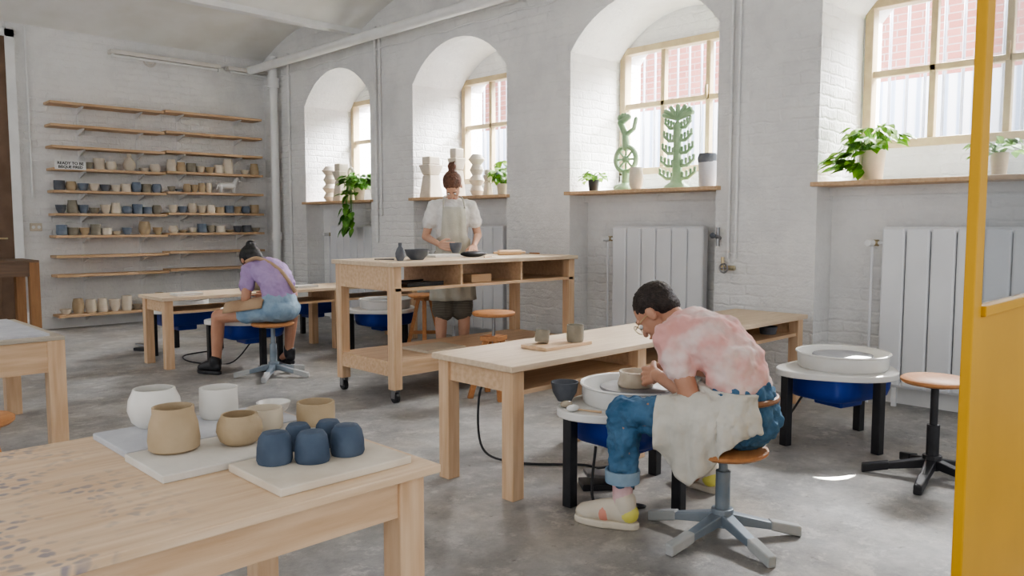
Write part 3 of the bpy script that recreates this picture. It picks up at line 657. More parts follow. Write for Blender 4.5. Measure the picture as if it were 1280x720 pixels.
def smoothrow(pts,n):
    out=[]; pts=[V(p) for p in pts]
    for i in range(len(pts)-1):
        p0=pts[max(i-1,0)];p1=pts[i];p2=pts[i+1];p3=pts[min(i+2,len(pts)-1)]
        for k in range(n):
            t=k/n; out.append(.5*((2*p1)+(p2-p0)*t+(2*p0-5*p1+4*p2-p3)*t*t+(-p0+3*p1-3*p2+p3)*t**3))
    out.append(pts[-1]); return out
def cable(pts,l,r=.006):
    tag(MB().sweep(smoothrow(pts,8),r,8).build('power_cable','black',smooth=True),l,'cable')
cable([(2.75,2.95,.46),(2.72,3.0,.3),(2.70,2.95,.05),(2.75,2.75,.008),(2.95,2.5,.008),(2.98,2.40,.008),(2.95,2.2,.10),(2.86,2.1,.205)],'black power cable hanging from the front bench to the floor')
cable([(2.60,2.12,.25),(2.56,2.10,.03),(2.60,2.0,.008),(2.70,1.93,.008),(2.64,2.06,.008),(2.55,2.0,.008)],'black looped cable on the floor under the occupied wheel')
cable([(4.2,1.95,.25),(4.15,2.1,.02),(4.0,2.3,.008),(4.2,2.6,.008),(4.6,2.95,.008)],'black power cable on the floor under the unused wheel')
cable([(3.1,6.3,.205),(3.0,6.5,.01),(2.8,6.8,.008),(2.9,7.2,.008),(3.3,7.3,.008)],'black power cable on the floor under the back bench')
# ================================================================= SILL ITEMS
SZ=1.4903
def sl(u,X=5.42): return (X,onX(u,230,X).y)
def leafshape(m,p,d,n,L,W):
    d=d.normalized(); s=d.cross(n).normalized(); n=s.cross(d).normalized()
    pr=[(0,.0),(.12,.55),(.35,1),(.65,.72),(1,0)]
    c=[m.bm.verts.new(p+d*L*t-n*L*.18*t*t) for t,_ in pr]
    for sg in (-1,1):
        e=[c[0]]+[m.bm.verts.new(p+d*L*t+s*sg*W*w_*.5-n*L*.18*t*t+n*W*.12*w_) for t,w_ in pr[1:-1]]+[c[-1]]
        for i in range(4):
            q=[c[i],c[i+1],e[i+1],e[i]]; q2=[]
            for x in q:
                if x not in q2: q2.append(x)
            if len(q2)>2:
                try: m.bm.faces.new(q2)
                except Exception: pass
SX0=5.22
def plant(loc,r,h,pm,label,R,n,L,trail=0,lm='leaf',seed=1,up=.6,tdir=None):
    rn=random.Random(seed); t=thing('potted_plant',label,'plant',(loc[0],loc[1],SZ))
    MB().lathe([(0,0),(r*.75,0),(r*.8,.005),(r,h),(r-.006,h),(r*.8-.004,.02),(0,.02)],seg=28).build('pot',pm,t,smooth=True)
    MB().lathe([(0,h*.8),(r*.93,h*.85),(0,h*.88)],seg=20).build('soil','soil',t)
    st=MB(); lf=MB()
    for i in range(n):
        a=rn.uniform(0,2*PI); q=rn.uniform(.25,1); e=V((math.cos(a)*R*q,math.sin(a)*R*q,h+R*up*rn.uniform(.3,1.4)-q*q*R*.3))
        if trail and i%3==0:
            k=rn.random(); e=V(tdir)*rn.uniform(.5,1.1)+V((rn.uniform(-.03,.03),rn.uniform(-.1,.1),-trail*k+h))
            if e.z<.06: e.x=min(e.x,SX0-loc[0])
        b=V((rn.uniform(-.3,.3)*r,rn.uniform(-.3,.3)*r,h*.85)); mid=(b+e)/2+V((0,0,R*.25))
        if e.z<h: mid=V((e.x*.9,e.y*.7,h+.05))
        st.sweep([b,mid,e],[.0025,.002,.0012],5)
        d=V((e.x,e.y,0))+V((rn.uniform(-.04,.04),rn.uniform(-.04,.04),rn.uniform(-.05,.02)))
        if d.length<.01: d=V((.1,0,0))
        if e.z<.06: d=V((-.5,rn.uniform(-1,1),-.8))
        for _ in range(2): leafshape(lf,e,d+V((rn.uniform(-.06,.06),rn.uniform(-.06,.06),-.02)),V((rn.uniform(-.5,.1),rn.uniform(-.3,.3),1)),L*rn.uniform(.7,1.1),L*.72)
    st.build('stems','leafd',t); lf.build('foliage',lm,t,smooth=True,recalc=False)
x,y=sl(1089,5.45); plant((x,y),.085,.20,'pale','bushy light green plant in a pale pot on the nearest window sill',.17,95,.10,seed=3,trail=.14,tdir=(-.12,.16,0),up=.85)
x,y=sl(1248,5.45); plant((x,y),.05,.14,'pale','small leafy plant on the nearest sill seen past the yellow post',.14,30,.07,seed=5)
x,y=sl(742); plant((x,y),.05,.10,'black','small leafy plant in a black pot left of the green sculptures',.10,26,.07,seed=8)
x,y=sl(628); plant((x,y),.055,.11,'pale','plant at the right end of the second farthest sill',.11,44,.10,seed=9,up=1.5)
x,y=sl(449,5.36); plant((x,y),.07,.16,'pale','trailing plant hanging off the farthest window sill',.20,110,.12,trail=.50,tdir=(-.16,.02,0),lm='leafd',seed=12)
# green sculptures
x,y=sl(782); t=thing('green_sculpture','green ceramic sculpture with a spoked wheel and curling crest','sculpture',(x,y,SZ),PI/2)
m=MB().lathe([(0,0),(.10,0),(.09,.02),(.04,.06),(0,.07)],seg=24).cap((0,0,.05),.035,(0,0,.15),.03); m.cap((0,0,.04),.03,(.10,0,.025),.024).cap((0,0,.04),.03,(-.10,0,.025),.024)
m.build('base','green',t,smooth=True)
m=MB().torus((0,0,.26),.105,.022,(0,1,0)).ell((0,0,.26),.034)
for k in range(8):
    a=k*PI/4; m.tube((0,0,.26),(math.cos(a)*.10,0,.26+math.sin(a)*.10),.010,seg=8)
m.build('spoked_wheel','green',t,smooth=True)
m=MB().cap((0,0,.36),.034,(.01,0,.48),.028).cap((.01,0,.48),.03,(.06,0,.57),.028).cap((.06,0,.57),.028,(-.03,0,.61),.02).cap((.01,0,.46),.024,(-.08,0,.51),.018).cap((-.08,0,.51),.018,(-.10,0,.59),.018)
for k in range(4): m.ell((.07-.03*k,0,.61+.014*math.sin(k)),(.022,.018,.028))
m.build('crest','green',t,smooth=True)
x,y=sl(846); t=thing('green_sculpture','tall green ceramic tree sculpture with knobbed branches','sculpture',(x,y,SZ),PI/2)
MB().lathe([(0,0),(.11,0),(.10,.02),(.055,.05),(.040,.10),(.032,.35),(.038,.5),(0,.55)],seg=24).build('trunk','green',t,smooth=True)
for k in range(5):
    z=.08+k*.10; m=MB(); w_=.165-.012*k
    for sg in (-1,1):
        m.cap((0,0,z),.016,(sg*w_*.6,0,z+.0),.014).cap((sg*w_*.6,0,z+.0),.014,(sg*w_,0,z+.045),.013)
        for j in range(4): m.cap((sg*w_*(.3+.23*j),0,z+.005+.012*j),.009,(sg*w_*(.3+.23*j),0,z+.04+.012*j),.013)
    m.build('branch','green',t,smooth=True)
m=MB()
for k in range(7):
    a=PI*k/6; m.cap((0,0,.55),.018,(math.cos(a)*.13,0,.59+math.sin(a)*.06),.02)
m.build('crown','green',t,smooth=True)
x,y=sl(795,5.33); pot('clay_vase','round',.06,.18,'wclay',(x,y,SZ),'small off-white vase between the two green sculptures','vase')
x,y=sl(884); t=thing('tall_vase','pale grey cylinder vase with dark crinkled rim on the sculpture sill','vase',(x,y,SZ))
MB().lathe([(0,0),(.058,0),(.066,.02),(.072,.20),(.066,.20),(.05,.02),(0,.02)],seg=28).build('body','batg',t,smooth=True)
MB().lathe([(.073,.19),(.078,.22),(.066,.26),(.056,.26),(.064,.22),(.06,.19),(.073,.19)],seg=28,wob=.05).build('rim','dclay',t,smooth=True)
def totem(u,h,kind,label,w_=.06):
    x,y=sl(u); t=thing('white_sculpture',label,'sculpture',(x,y,SZ),0,'pale clay sculptures on the far sills')
    if kind=='block':
        MB().hexa([(-w_,-w_,0),(w_,-w_,0),(w_,w_,0),(-w_,w_,0),(-w_*.7,-w_*.7,h*.55),(w_*.7,-w_*.7,h*.55),(w_*.7,w_*.7,h*.55),(-w_*.7,w_*.7,h*.55)]).build('lower_block','wclay',t,bevel=.012)
        MB().hexa([(-w_*.7,-w_*.7,h*.55),(w_*.7,-w_*.7,h*.55),(w_*.7,w_*.7,h*.55),(-w_*.7,w_*.7,h*.55),(-w_*1.1,-w_,h*.8),(w_*1.1,-w_,h*.8),(w_*1.1,w_,h*.8),(-w_*1.1,w_,h*.8)]).box(-w_*.8,w_*.8,-w_*.7,w_*.7,h*.8,h).build('upper_block','wclay',t,bevel=.012)
    elif kind=='stack':
        n=4
        for k in range(n):
            z0=h*k/n; hh=h/n; MB().lathe([(0,z0),(w_*.55,z0),(w_*(1 if k%2 else .85),z0+hh*.5),(w_*.55,z0+hh),(0,z0+hh)],seg=20).build('segment','wclay',t,smooth=True)
    else:
        MB().lathe([(0,0),(w_,0),(w_*.6,h*.2),(w_*.9,h*.4),(w_*.5,h*.6),(w_*.35,h*.75),(0,h*.76)],seg=24).build('body','wclay',t,smooth=True)
        MB().torus((0,0,h*.87),w_*.7,.018,(1,0,0)).build('ring','wclay',t,smooth=True)
totem(539,.44,'block','angular off-white block sculpture left of the standing person',.095)
totem(571,.50,'block','pale block sculpture directly behind the standing person',.07)
totem(596,.42,'stack','stacked pale sculpture just right of the standing person',.085)
totem(610,.26,'block','small pale block sculpture beside the plant on that sill',.04)
totem(413,.44,'stack','stacked bulging pale sculpture, leftmost on the farthest sill',.105)
totem(427,.46,'block','tall pale block sculpture in the middle of the farthest sill',.085)
totem(439,.40,'ring','pale sculpture with ring top beside the trailing plant',.065)
# ================================================================= YELLOW DOOR (right foreground)
YD=.56; XD=YD*1.1107/.3087
t=struct(MB().box(XD,XD+.06,YD-.024,YD,0,2.6).build('door_2','yellow',bevel=.003))
dl=t; y0,y1=YD-.020,YD-.002
MB().box(XD+.062,XD+.95,y0,y1,.02,.985).build('lower_panel','yellow',dl,bevel=.003)
MB().box(XD+.062,XD+.95,YD-.034,YD,.985,1.01).build('ledge','yellow',dl,bevel=.003)
MB().box(XD+.93,XD+.95,y0,y1,1.01,2.5).box(XD+.062,XD+.95,y0,y1,2.48,2.52).build('glazing_frame','yellow',dl)
MB().box(XD+.062,XD+.93,YD-.013,YD-.009,1.01,2.48).build('glass','dglass',dl)
# ================================================================= PEOPLE
def blob(name,mb,m,parent,voxel=.006,smooth=3,disp=0,dsc=.08):
    bmesh.ops.recalc_face_normals(mb.bm,faces=mb.bm.faces)
    me=bpy.data.meshes.new(name); mb.bm.to_mesh(me); mb.bm.free()
    o=bpy.data.objects.new(name,me); COL.objects.link(o)
    r=o.modifiers.new('r','REMESH'); r.mode='VOXEL'; r.voxel_size=voxel
    s=o.modifiers.new('s','SMOOTH'); s.factor=.5; s.iterations=smooth
    if disp:
        tx=bpy.data.textures.new('cl','CLOUDS'); tx.noise_scale=dsc
        d=o.modifiers.new('d','DISPLACE'); d.texture=tx; d.strength=disp; d.mid_level=.5
        s=o.modifiers.new('s2','SMOOTH'); s.factor=.5; s.iterations=2
    bpy.context.view_layer.update()
    me2=bpy.data.meshes.new_from_object(o.evaluated_get(bpy.context.evaluated_depsgraph_get()))
    o.modifiers.clear(); o.data=me2; bpy.data.meshes.remove(me)
    me2.materials.clear(); me2.materials.append(M[m])
    for p in me2.polygons: p.use_smooth=True
    o.parent=parent; return o
def chain(mb,pts,add=0,n=5):
    for (a,ra),(b,rb) in zip(pts,pts[1:]):
        for k in range(n+1):
            t=k/n; c=V(a).lerp(V(b),t); r=[ra[i]+(rb[i]-ra[i])*t+add for i in range(3)]; mb.ell(c,r,None,20,12)
def frame(fwd,roll=0):
    f=V(fwd).normalized(); r=f.cross(V((0,0,1))).normalized(); u=r.cross(f).normalized()
    return Matrix((r,f,u)).transposed()
def head(mb,c,R,s=1):
    c=V(c); q=lambda x,y,z: c+R@V((x*s,y*s,z*s))
    mb.ell(q(0,-.008,.03),(.074*s,.094*s,.082*s),R,24,16)
    mb.ell(q(0,.028,-.028),(.060*s,.062*s,.078*s),R,24,16)
    mb.ell(q(0,.045,-.085),(.034*s,.034*s,.028*s),R)
    mb.cap(q(0,.086,.004),.009*s,q(0,.107,-.030),.012*s)
    mb.cap(q(-.034,.078,.020),.013*s,q(.034,.078,.020),.013*s)
    mb.cap(q(-.017,.088,-.058),.007*s,q(.017,.088,-.058),.007*s)
    for e in (-1,1):
        mb.ell(q(e*.076,-.006,-.008),(.010*s,.019*s,.031*s),R); mb.ell(q(e*.036,.066,-.028),(.020*s,.018*s,.022*s),R)
def face_bits(par,c,R,s=1):
    c=V(c); q=lambda x,y,z: c+R@V((x*s,y*s,z*s))
    for e in (-1,1):
        o=MB().ell(q(e*.029,.084,-.002),.0100*s).build('eye','eyew',par,smooth=True)
        MB().ell(q(e*.029,.0905,-.006),.0055*s).build('iris','eyed',o,smooth=True)
        MB().cap(q(e*.014,.093,.023),.003,q(e*.044,.083,.024),.003).build('eyebrow','dark_hair',par)
    MB().cap(q(-.016,.095,-.058),.0045,q(.016,.095,-.058),.0045).build('lips','lip',par,smooth=True)
def hand(mb,w_,f,n,t,curl=.35,s=1):
    w_=V(w_); f=V(f).normalized(); t=(V(t)-f*V(t).dot(f)).normalized(); n=V(n); n=(n-f*n.dot(f)-t*n.dot(t)).normalized()
    for off,L in ((.031,.070),(.0105,.078),(-.0105,.073),(-.031,.058)):
        k=w_+f*.088*s+t*off*s; mb.cap(w_+f*.012+t*off*.55*s,.017*s,k,.0115*s)
        a=curl*.5; p=k; d0=(f+t*off*3).normalized()
        for j,fr in enumerate((.45,.32,.26)):
            a+=curl if j else 0; d=(d0*math.cos(a)+n*math.sin(a)); e=p+d*L*fr*s; mb.cap(p,(.0098-.0009*j)*s,e,(.0090-.0009*j)*s); p=e
    b=w_+f*.025*s+t*.026*s; d=(t*.65+f*.65+n*.45).normalized(); e=b+d*.045*s; mb.cap(b,.016*s,e,.011*s)
    mb.cap(e,.011*s,e+(f*.8+n*.6+t*.1).normalized()*.032*s,.009*s)
def arm(mb,sh,el,wr,add=0,s=1):
    mb.cap(sh,.050*s+add,el,.037*s+add); mb.cap(el,.038*s+add,wr,.025*s+add)
def shoe(par,heel,toe,mu,sole,heelm=None,toem=None):
    h=V(heel); t=V(toe); d=(t-h); L=d.length; d.normalize(); a=math.atan2(d.y,d.x); R=Matrix.Rotation(a,3,'Z'); c=(h+t)/2
    m=MB(); Z=lambda q: V((0,0,q))
    st=[(h+d*.045+Z(.058),(.045,.038,.042)),(h+d*.09+Z(.070),(.05,.039,.050)),(h+d*.14+Z(.062),(.05,.043,.044)),(t-d*.065+Z(.050),(.060,.046,.034)),(t-d*.055+Z(.045),(.055,.045,.030))]
    for (p0,r0),(p1,r1) in zip(st,st[1:]):
        for k in range(4):
            q=k/3; m.ell(p0.lerp(p1,q),[r0[i]+(r1[i]-r0[i])*q for i in range(3)],R,18,12)
    m.cap(h+d*.05+Z(.08),.042,h+d*.055+Z(.112),.045)
    o=blob('shoe',m,mu,par,.005,2)
    m=MB(); poly=[]
    for k in range(40):
        q=2*PI*k/40; w_=.049 if math.cos(q)>0 else .040; cc,ss=math.cos(q),math.sin(q)
        v=R@V((abs(cc)**.8*(1 if cc>0 else -1)*(L/2+.004),abs(ss)**.8*(1 if ss>0 else -1)*w_,0)); poly.append((c.x+v.x,c.y+v.y))
    m.prism(poly,0.0,.030); m.build('sole',sole,o,bevel=.008)
    if heelm: MB().ell(h+d*.040+Z(.062),(.042,.041,.042),R).build('heel_patch',heelm,o,smooth=True)
    if toem: MB().ell(h+d*.135+Z(.058),(.038,.0465,.042),R).build('side_patch',toem,o,smooth=True)
    return o
def seated(label,org,sz,cfg):
    t=thing('person',label,'person',(org[0],org[1],0)); dz=sz-.36
    def z(p): return (p[0],p[1],p[2]+dz)
    k=cfg.get('k',1); g=cfg.get('g',1)
    tor=[(z((.03,-.045,.475)),(.160*k,.120*g,.110)),(z((.03,-.05,.58)),(.136*k,.104*g,.10)),(z((.03,-.015,.68)),(.145*k,.100*g,.10*g)),(z((.03,.075,.758)),(.165*k,.105*g,.092*g)),(z((.035,.165,.785)),(.148*k,.088,.078))]
    shL,shR=z((-.135*k+.02,.185,.770)),z((.185*k+.01,.185,.770))
    nb=z((.035,.235,.795)); hc=z(cfg.get('head',(.05,.345,.865))); R=frame(cfg.get('look',(-.10,.80,-.60)))
    elL,elR=z(cfg['elL']),z(cfg['elR']); wL,wR=z(cfg['wL']),z(cfg['wR'])
    hipL,hipR=z((-.06,-.02,.465)),z((.12,-.02,.465)); kL,kR=V(cfg['kL']),V(cfg['kR']); aL,aR=V(cfg['aL']),V(cfg['aR'])
    m=MB(); chain(m,tor,-.008); m.cap(nb,.056,V(hc)+R@V((0,-.035,-.05)),.050); head(m,hc,R)
    m.cap(tor[-1][0],.066,shL,.050); m.cap(tor[-1][0],.066,shR,.050)
    arm(m,shL,elL,wL); arm(m,shR,elR,wR)
    hand(m,wL,cfg['hL'],(.75,.1,-.5),(.2,.1,1),.45); hand(m,wR,cfg['hR'],(-.75,.1,-.5),(-.2,.1,1),.45)
    for h_,kk,a in ((hipL,kL,aL),(hipR,kR,aR)):
        m.cap(h_,.082,kk,.055); m.cap(kk,.054,kk.lerp(a,.35),.052); m.cap(kk.lerp(a,.35),.052,a,.034); m.cap(a,.034,(a.x+(-.02),a.y+.07,.05),.026)
    body=blob('body',m,cfg['skin'],t,.0045,2)
    face_bits(body,hc,R)
    m=MB(); chain(m,tor[1:],.008); m.ell(tor[0][0][:2]+(tor[0][0][2]+.06,),(.150*k,.118*g,.07)); m.cap(tor[-1][0],.074,shL,.059); m.cap(tor[-1][0],.074,shR,.059)
    m.cap(nb,.056,V(nb)-V((0,.04,.02)),.066)
    f=cfg.get('slv',.55)
    for s_,e_ in ((shL,elL),(shR,elR)): m.cap(s_,.061,V(s_).lerp(V(e_),f),.062)
    blob('shirt',m,cfg['shirt'],t,.007,3,.034,.05)
    return t,dict(hc=V(hc),R=R,hips=(V(hipL),V(hipR)),knees=(kL,kR),ank=(aL,aR),tor=tor,z=z,sh=(V(shL),V(shR)))
# ---- person in pink
man,j=seated('seated person in pink tie-dye shirt, jeans and cream apron working clay at the wheel',SM,.36,dict(skin='skin2',shirt='pink',k=.95,g=.97,
  elL=(-.125,.075,.565),elR=(.29,.10,.58),wL=(.03,.335,.583),wR=(.235,.34,.583),hL=(.35,.85,-.22),hR=(-.42,.85,-.22),
  kL=(-.185,.335,.455),kR=(.405,.30,.455),aL=(-.20,.33,.09),aR=(.42,.33,.09),look=(-.10,.68,-.74),head=(.045,.345,.84)))
R=j['R'];hc=j['hc']
m=MB(); q=lambda x,y,z_: hc+R@V((x,y,z_)); m.ell(q(0,-.018,.042),(.080,.095,.082),R,24,16); m.ell(q(0,-.055,-.0),(.070,.050,.062),R); blob('hair',m,'dark_hair',man,.005,2,.010,.012)
g=MB(); 
for e in (-1,1): g.torus(q(e*.033,.105,-.002),.022,.002,R@V((0,1,0)),20,6); g.sweep([q(e*.055,.102,0),q(e*.078,.05,.002),q(e*.08,0,0)],.002,6)
g.tube(q(-.011,.106,0),q(.011,.106,0),.002,seg=6); g.build('glasses','brass',man)
hips,kn,an=j['hips'],j['knees'],j['ank']
m=MB(); m.ell((.03,-.055,.47),(.175,.140,.112)); m.ell((.03,-.055,.55),(.152,.122,.09))
for h_,k_,a_ in zip(hips,kn,an): 
    m.cap(h_,.094,k_,.068); m.cap(k_,.068,k_.lerp(a_,.66),.060)
jn=blob('jeans',m,'jeans',man,.006,2,.045,.04)
for k_,a_ in zip(kn,an): MB().lathe([(.060,0),(.068,.0),(.069,.05),(.060,.05),(.060,0)],(k_.lerp(a_,.82).x,k_.lerp(a_,.82).y,.185),28).build('cuff','ljeans',jn,smooth=True)
for a_ in an: MB().cap((a_.x,a_.y,.20),.041,(a_.x,a_.y-.005,.095),.040).build('sock','sock',man,smooth=True)
shoe(man,(an[0].x+.02,an[0].y-.065,0),(an[0].x-.07,an[0].y+.18,0),'shoe','shoe','shoey','shoep')
shoe(man,(an[1].x-.01,an[1].y-.065,0),(an[1].x+.05,an[1].y+.18,0),'shoe','shoe','shoey','shoep')
# belt, apron
bt=MB(); pts=[]
for i in range(17):
    a=PI*(1.0+i*.0625); pts.append((.03+.150*math.cos(a),-.055+.119*math.sin(a),.548))
bt.sweep(pts,.012,8).build('apron_strap','leather',man)
hl,kl=hips[0],kn[0]; hr,kr=hips[1],kn[1]
rows=[]; NR=36
hemk=[(-.62,.46),(-.35,.435),(-.1,.375),(.10,.285),(.26,.225),(.38,.26),(.52,.33),(.8,.40)]
def hemz(s):
    for (a,b),(c_,d_) in zip(hemk,hemk[1:]):
        if a<=s<=c_: return b+(d_-b)*(s-a)/(c_-a)
    return hemk[0][1] if s<hemk[0][0] else hemk[-1][1]
for i in range(NR):
    s_=-.60+i*1.20/(NR-1); c=hl.lerp(kl,s_); dd=(kl-hl).normalized(); ot=V((-dd.y,dd.x,0))
    rr=.128-.026*max(s_,0)
    fo=math.sin(i*.95)*.6+math.sin(i*.55+1)*.4; th=0
    if s_<0:
        th=min(-s_/.5,1.2)*1.05; ot=V((-math.cos(th-.35),-math.sin(th),0)).normalized()
    hem=hemz(s_)+.010*fo
    cr=hr.lerp(kr,max(s_,.02))
    if s_>=0:
        pts=[cr+V((.03,0,.10)),cr+V((-.05,0,.108)),V(((c.x+cr.x)/2,(c.y+cr.y)/2,c.z+.085)),c+V((0,0,.112))+ot*.01,c+ot*(rr*.72+.006*fo)+V((0,0,.085)),c+ot*(rr+.008*fo)+V((0,0,.01)),c+ot*(rr-.004+.016*fo)+V((0,0,-.07)),V(((c+ot*(rr-.035+.026*fo)).x,(c+ot*(rr-.035+.026*fo)).y,hem))]
        w0=max(0,1-s_/.16)
        if w0>0:
            tgt=[V((.12,.085,.60)),V((.04,.095,.60)),V((-.03,.09,.60)),V((-.10,.05,.59))]
            for q_ in range(4): pts[q_]=pts[q_].lerp(tgt[q_],min(1,w0*1.5))
        fs=min(1,max(0,(s_-.22)/.30))          # the upper edge slides down the outer side of the thigh towards the knee
        if fs>0:
            for q_ in range(4): pts[q_]=pts[q_].lerp(pts[4]+V((.002*(4-q_),0,.004*(4-q_))),fs)
            pts[4]=pts[4].lerp(pts[5]+V((0,0,.03)),fs*.6)
    else:
        top=V((.03,-.055,.585)); e2=V((ot.x*.160,ot.y*.130,0))
        pts=[V((.12,.085,.60)),V((.04,.095,.60)),V((-.03,.09,.60)),V((-.10,.05,.59)).lerp(top+e2,min(1,-s_*3)),top+e2+V((0,0,-.03)),V((.03,-.055,.50))+V((ot.x*(.190+.006*fo),ot.y*(.158+.006*fo),0)),V((.03,-.055,.46))+V((ot.x*(.194+.012*fo),ot.y*(.162+.01*fo),0)),V((.03+ot.x*(.180+.018*fo),-.055+ot.y*(.150+.016*fo),hem))]
        f_=min(1,-s_*8)
        for q_ in (0,1,2): pts[q_]=pts[q_].lerp(pts[3].lerp(pts[4],.1*q_)+V((0,0,.002)),f_)
    rows.append(smoothrow(pts,4))
MB().grid(rows).build('apron','apron',man,smooth=True,solid=.003,sub=1,disp=.028,dsc=.05)
# ---- person in purple
wo,j=seated('seated person in purple shirt and light denim shorts at the back bench wheel',SW,.43,dict(skin='skin2',shirt='purple',k=.88,
  elL=(-.17,.10,.555),elR=(.25,.12,.56),wL=(-.04,.36,.53),wR=(.16,.36,.53),hL=(.3,.85,-.15),hR=(-.3,.85,-.15),
  kL=(-.29,.34,.47),kR=(.36,.34,.47),aL=(-.29,.40,.09),aR=(.36,.42,.09),look=(.05,.66,-.90),head=(-.01,.315,.84)))
R=j['R'];hc=j['hc']; q=lambda x,y,z_: hc+R@V((x,y,z_))
m=MB(); m.ell(q(0,-.018,.036),(.086,.100,.088),R,24,16); m.ell(q(0,-.06,-.02),(.075,.055,.07),R); m.ell(q(0,-.10,.08),(.04,.035,.04),R); blob('hair',m,'black_hair',wo,.006,2,.006,.02)
hips,kn,an=j['hips'],j['knees'],j['ank']
m=MB(); m.ell((.03,-.055,.54),(.172,.138,.112)); m.ell((.03,-.055,.61),(.146,.12,.09))
for h_,k_ in zip(hips,kn): m.cap(h_,.095,h_.lerp(k_,.42),.088)
blob('denim_shorts',m,'ljeans',wo,.007,3,.02,.06)
for i,a_ in enumerate(an):
    MB().cap((a_.x,a_.y,.14),.040,(a_.x,a_.y-.005,.085),.040).build('sock','black',wo,smooth=True)
    shoe(wo,(a_.x+.0,a_.y-.065,0),(a_.x+(-.07,.05)[i],a_.y+.17,0),'black','black')
z=j['z']; bt=MB(); T=[V(z(p)) for p in ((-.10,.22,.835),(-.06,.12,.865),(.0,.01,.825),(.04,-.08,.765),(.08,-.135,.68),(.12,-.15,.60))]
bt.sweep(smoothrow(T,5),.016,8).build('apron_strap','tanap',wo)
rows=[]
for i in range(9):
    s_=i/8*.80-.05; c=hips[0].lerp(kn[0],s_); dd=(kn[0]-hips[0]).normalized(); ot=V((-dd.y,dd.x,0)); cr=hips[1].lerp(kn[1],max(s_,.0))
    rows.append(smoothrow([cr+V((.02,0,.105)),V(((c.x+cr.x)/2,(c.y+cr.y)/2,c.z+.07)),c+V((0,0,.105)),c+ot*.08+V((0,0,.075)),c+ot*.108+V((0,0,.02))],3))
MB().grid(rows).build('apron','tanap',wo,smooth=True,solid=.004)
# ---- standing person
SO=V((4.40,5.19,0)); SR=math.radians(148)
st=thing('person','standing person in white t-shirt and cream apron behind the tall table','person',SO,SR)
tor=[((0,-.01,.90),(.160,.112,.12)),((0,0,1.06),(.122,.092,.10)),((0,.02,1.20),(.132,.100,.10)),((0,.04,1.30),(.145,.096,.09)),((0,.035,1.365),(.115,.068,.06))]
sR,sL=V((.158,.035,1.352)),V((-.158,.035,1.352)); eR,eL=V((.225,.0,1.10)),V((-.225,.01,1.11)); wR,wL=V((.135,.215,1.035)),V((-.15,.22,1.02))
nb=V((0,.045,1.40)); hc=V((0.010,.135,1.525)); R=frame((.18,.52,-.84))
m=MB(); chain(m,tor,-.006); m.cap(nb,.048,hc+R@V((0,-.035,-.05)),.045); head(m,hc,R,.95)
m.cap(tor[-1][0],.058,sR,.046); m.cap(tor[-1][0],.058,sL,.046); arm(m,sR,eR,wR,0,.90); arm(m,sL,eL,wL,0,.90)
hand(m,wR,(-.55,.75,-.12),(-.6,-.3,-.5),(-.1,.2,1),.55,.95); hand(m,wL,(.2,.85,-.33),(0,-.3,-1),(1,-.1,.1),.3,.95)
for e in (-1,1):
    h_=V((e*.085,-.01,.87)); k_=V((e*.10,.02,.47)); a_=V((e*.10,-.01,.08)); m.cap(h_,.088,k_,.055); m.cap(k_,.054,k_.lerp(a_,.35),.052); m.cap(k_.lerp(a_,.35),.052,a_,.034); m.cap(a_,.034,(e*.11,.08,.045),.026)
body=blob('body',m,'skin',st,.0045,2); face_bits(body,hc,R,.95)
q=lambda x,y,z_: hc+R@V((x,y,z_))
m=MB(); m.ell(q(0,-.018,.044),(.079,.093,.081),R,24,16); m.ell(q(0,-.055,-.01),(.070,.046,.06),R); m.ell(q(0,-.115,.115),(.037,.037,.036),R); m.cap(q(0,-.06,.08),.035,q(0,-.10,.105),.03)
m.cap(q(.0,-.13,.12),.010,q(.04,-.14,.10),.005); m.cap(q(0,-.13,.13),.010,q(-.03,-.14,.15),.005)
blob('hair',m,'brown_hair',st,.0055,2,.009,.015)
m=MB(); chain(m,tor[1:],.011); m.ell((0,0,.99),(.142,.106,.08)); m.cap(tor[-1][0],.064,sR,.056); m.cap(tor[-1][0],.064,sL,.056)
for s_,e_ in ((sR,eR),(sL,eL)): m.cap(s_,.058,s_.lerp(e_,.52)+V((0,0,0)),.064)
blob('t_shirt',m,'wshirt',st,.007,3,.03,.05)
m=MB(); m.ell((0,-.01,.92),(.168,.12,.11))
for e in (-1,1): m.cap((e*.065,-.01,.86),.102,(e*.08,0,.47),.100)
blob('striped_shorts',m,'stripe',st,.008,3,.02,.07)
for e in (-1,1): shoe(st,(e*.10,-.08,0),(e*.13,.16,0),'black','black')
rows=[]
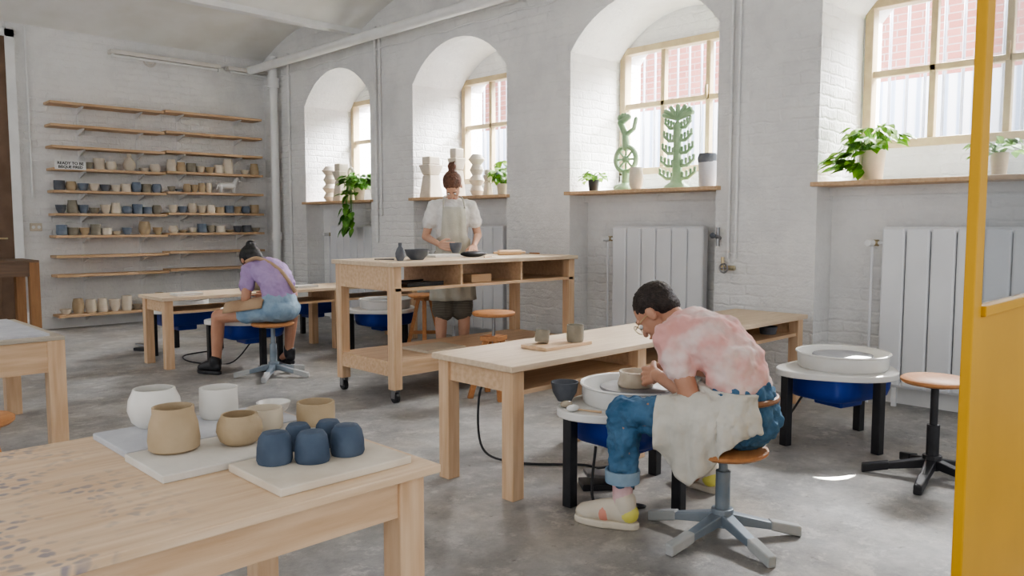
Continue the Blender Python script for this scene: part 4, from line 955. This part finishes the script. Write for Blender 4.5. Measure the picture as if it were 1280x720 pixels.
for i in range(24):
    zz_=1.35-i*.79/23
    if zz_>1.10: rx,ry,yc,ph=.142,.128,.030,.72+.15*math.sin((1.35-zz_)*4)
    elif zz_>.95: rx,ry,yc,ph=.160,.128,.01,1.15
    else: rx,ry,yc,ph=.185+(.95-zz_)*.07,.146+(.95-zz_)*.06,0,1.25
    fl=.004+.012*max(0,(1.1-zz_)/.5)
    rows.append([V((rx*math.sin(a),yc+ry*math.cos(a)+fl*math.sin(a*10+i*.15),zz_)) for a in [ph*(k/24*2-1) for k in range(25)]])
ap=MB().grid(rows).build('apron','apron2',st,smooth=True,solid=.003,disp=.012,dsc=.06)
MB().sweep(smoothrow([V((-.09,.140,1.34)),V((-.080,.09,1.42)),V((-.05,-.01,1.445)),V((.05,-.01,1.445)),V((.080,.09,1.42)),V((.09,.140,1.34))],5),.007,6).build('neck_strap','apron2',ap)
cpos=SO+Matrix.Rotation(SR,3,'Z')@V((.02,.345,0))
pot('ceramic_cup','bowl',.052,.085,'dclay',(cpos.x,cpos.y,TZ+.019),'dark clay bowl held by the standing person','bowl')
# ================================================================= LIGHT
w_=bpy.data.worlds.new('World'); S.world=w_; w_.use_nodes=True
bg=w_.node_tree.nodes['Background']; bg.inputs[0].default_value=(.96,.975,1,1); bg.inputs[1].default_value=1.35
for k,(a,b) in enumerate(bays):
    l=bpy.data.lights.new('window_daylight','AREA'); l.shape='RECTANGLE'; l.size=1.5; l.size_y=1.3; l.energy=2000; l.color=(1,.965,.92)
    o=bpy.data.objects.new('window_daylight',l); COL.objects.link(o); o.location=(7.2,(a+b)/2,3.75)
    o.rotation_euler=(V((4.2,(a+b)/2-.2,.9))-V(o.location)).to_track_quat('-Z','Y').to_euler()
l=bpy.data.lights.new('sun_gap','SPOT'); l.energy=80000; l.spot_size=math.radians(1.9); l.spot_blend=.1; l.shadow_soft_size=.01; l.color=(1,.93,.8)
src=V((8.2,1.9,4.7)); o=bpy.data.objects.new('sun_gap',l); COL.objects.link(o); o.location=src; o.rotation_euler=(V((3.76,1.59,0))-src).to_track_quat('-Z','Y').to_euler()
try: S.view_settings.look='AgX - Medium High Contrast'
except Exception as e: print(e)
# ================================================================= CAMERA
cd=bpy.data.cameras.new('camera'); cd.lens=FPX/1280*36; cd.sensor_width=36; cd.clip_start=.05
co=bpy.data.objects.new('camera',cd); COL.objects.link(co); co.location=(0,0,CZ)
co.rotation_euler=(math.radians(90-4.58),0,-math.atan2(.7026,.7116)); S.camera=co
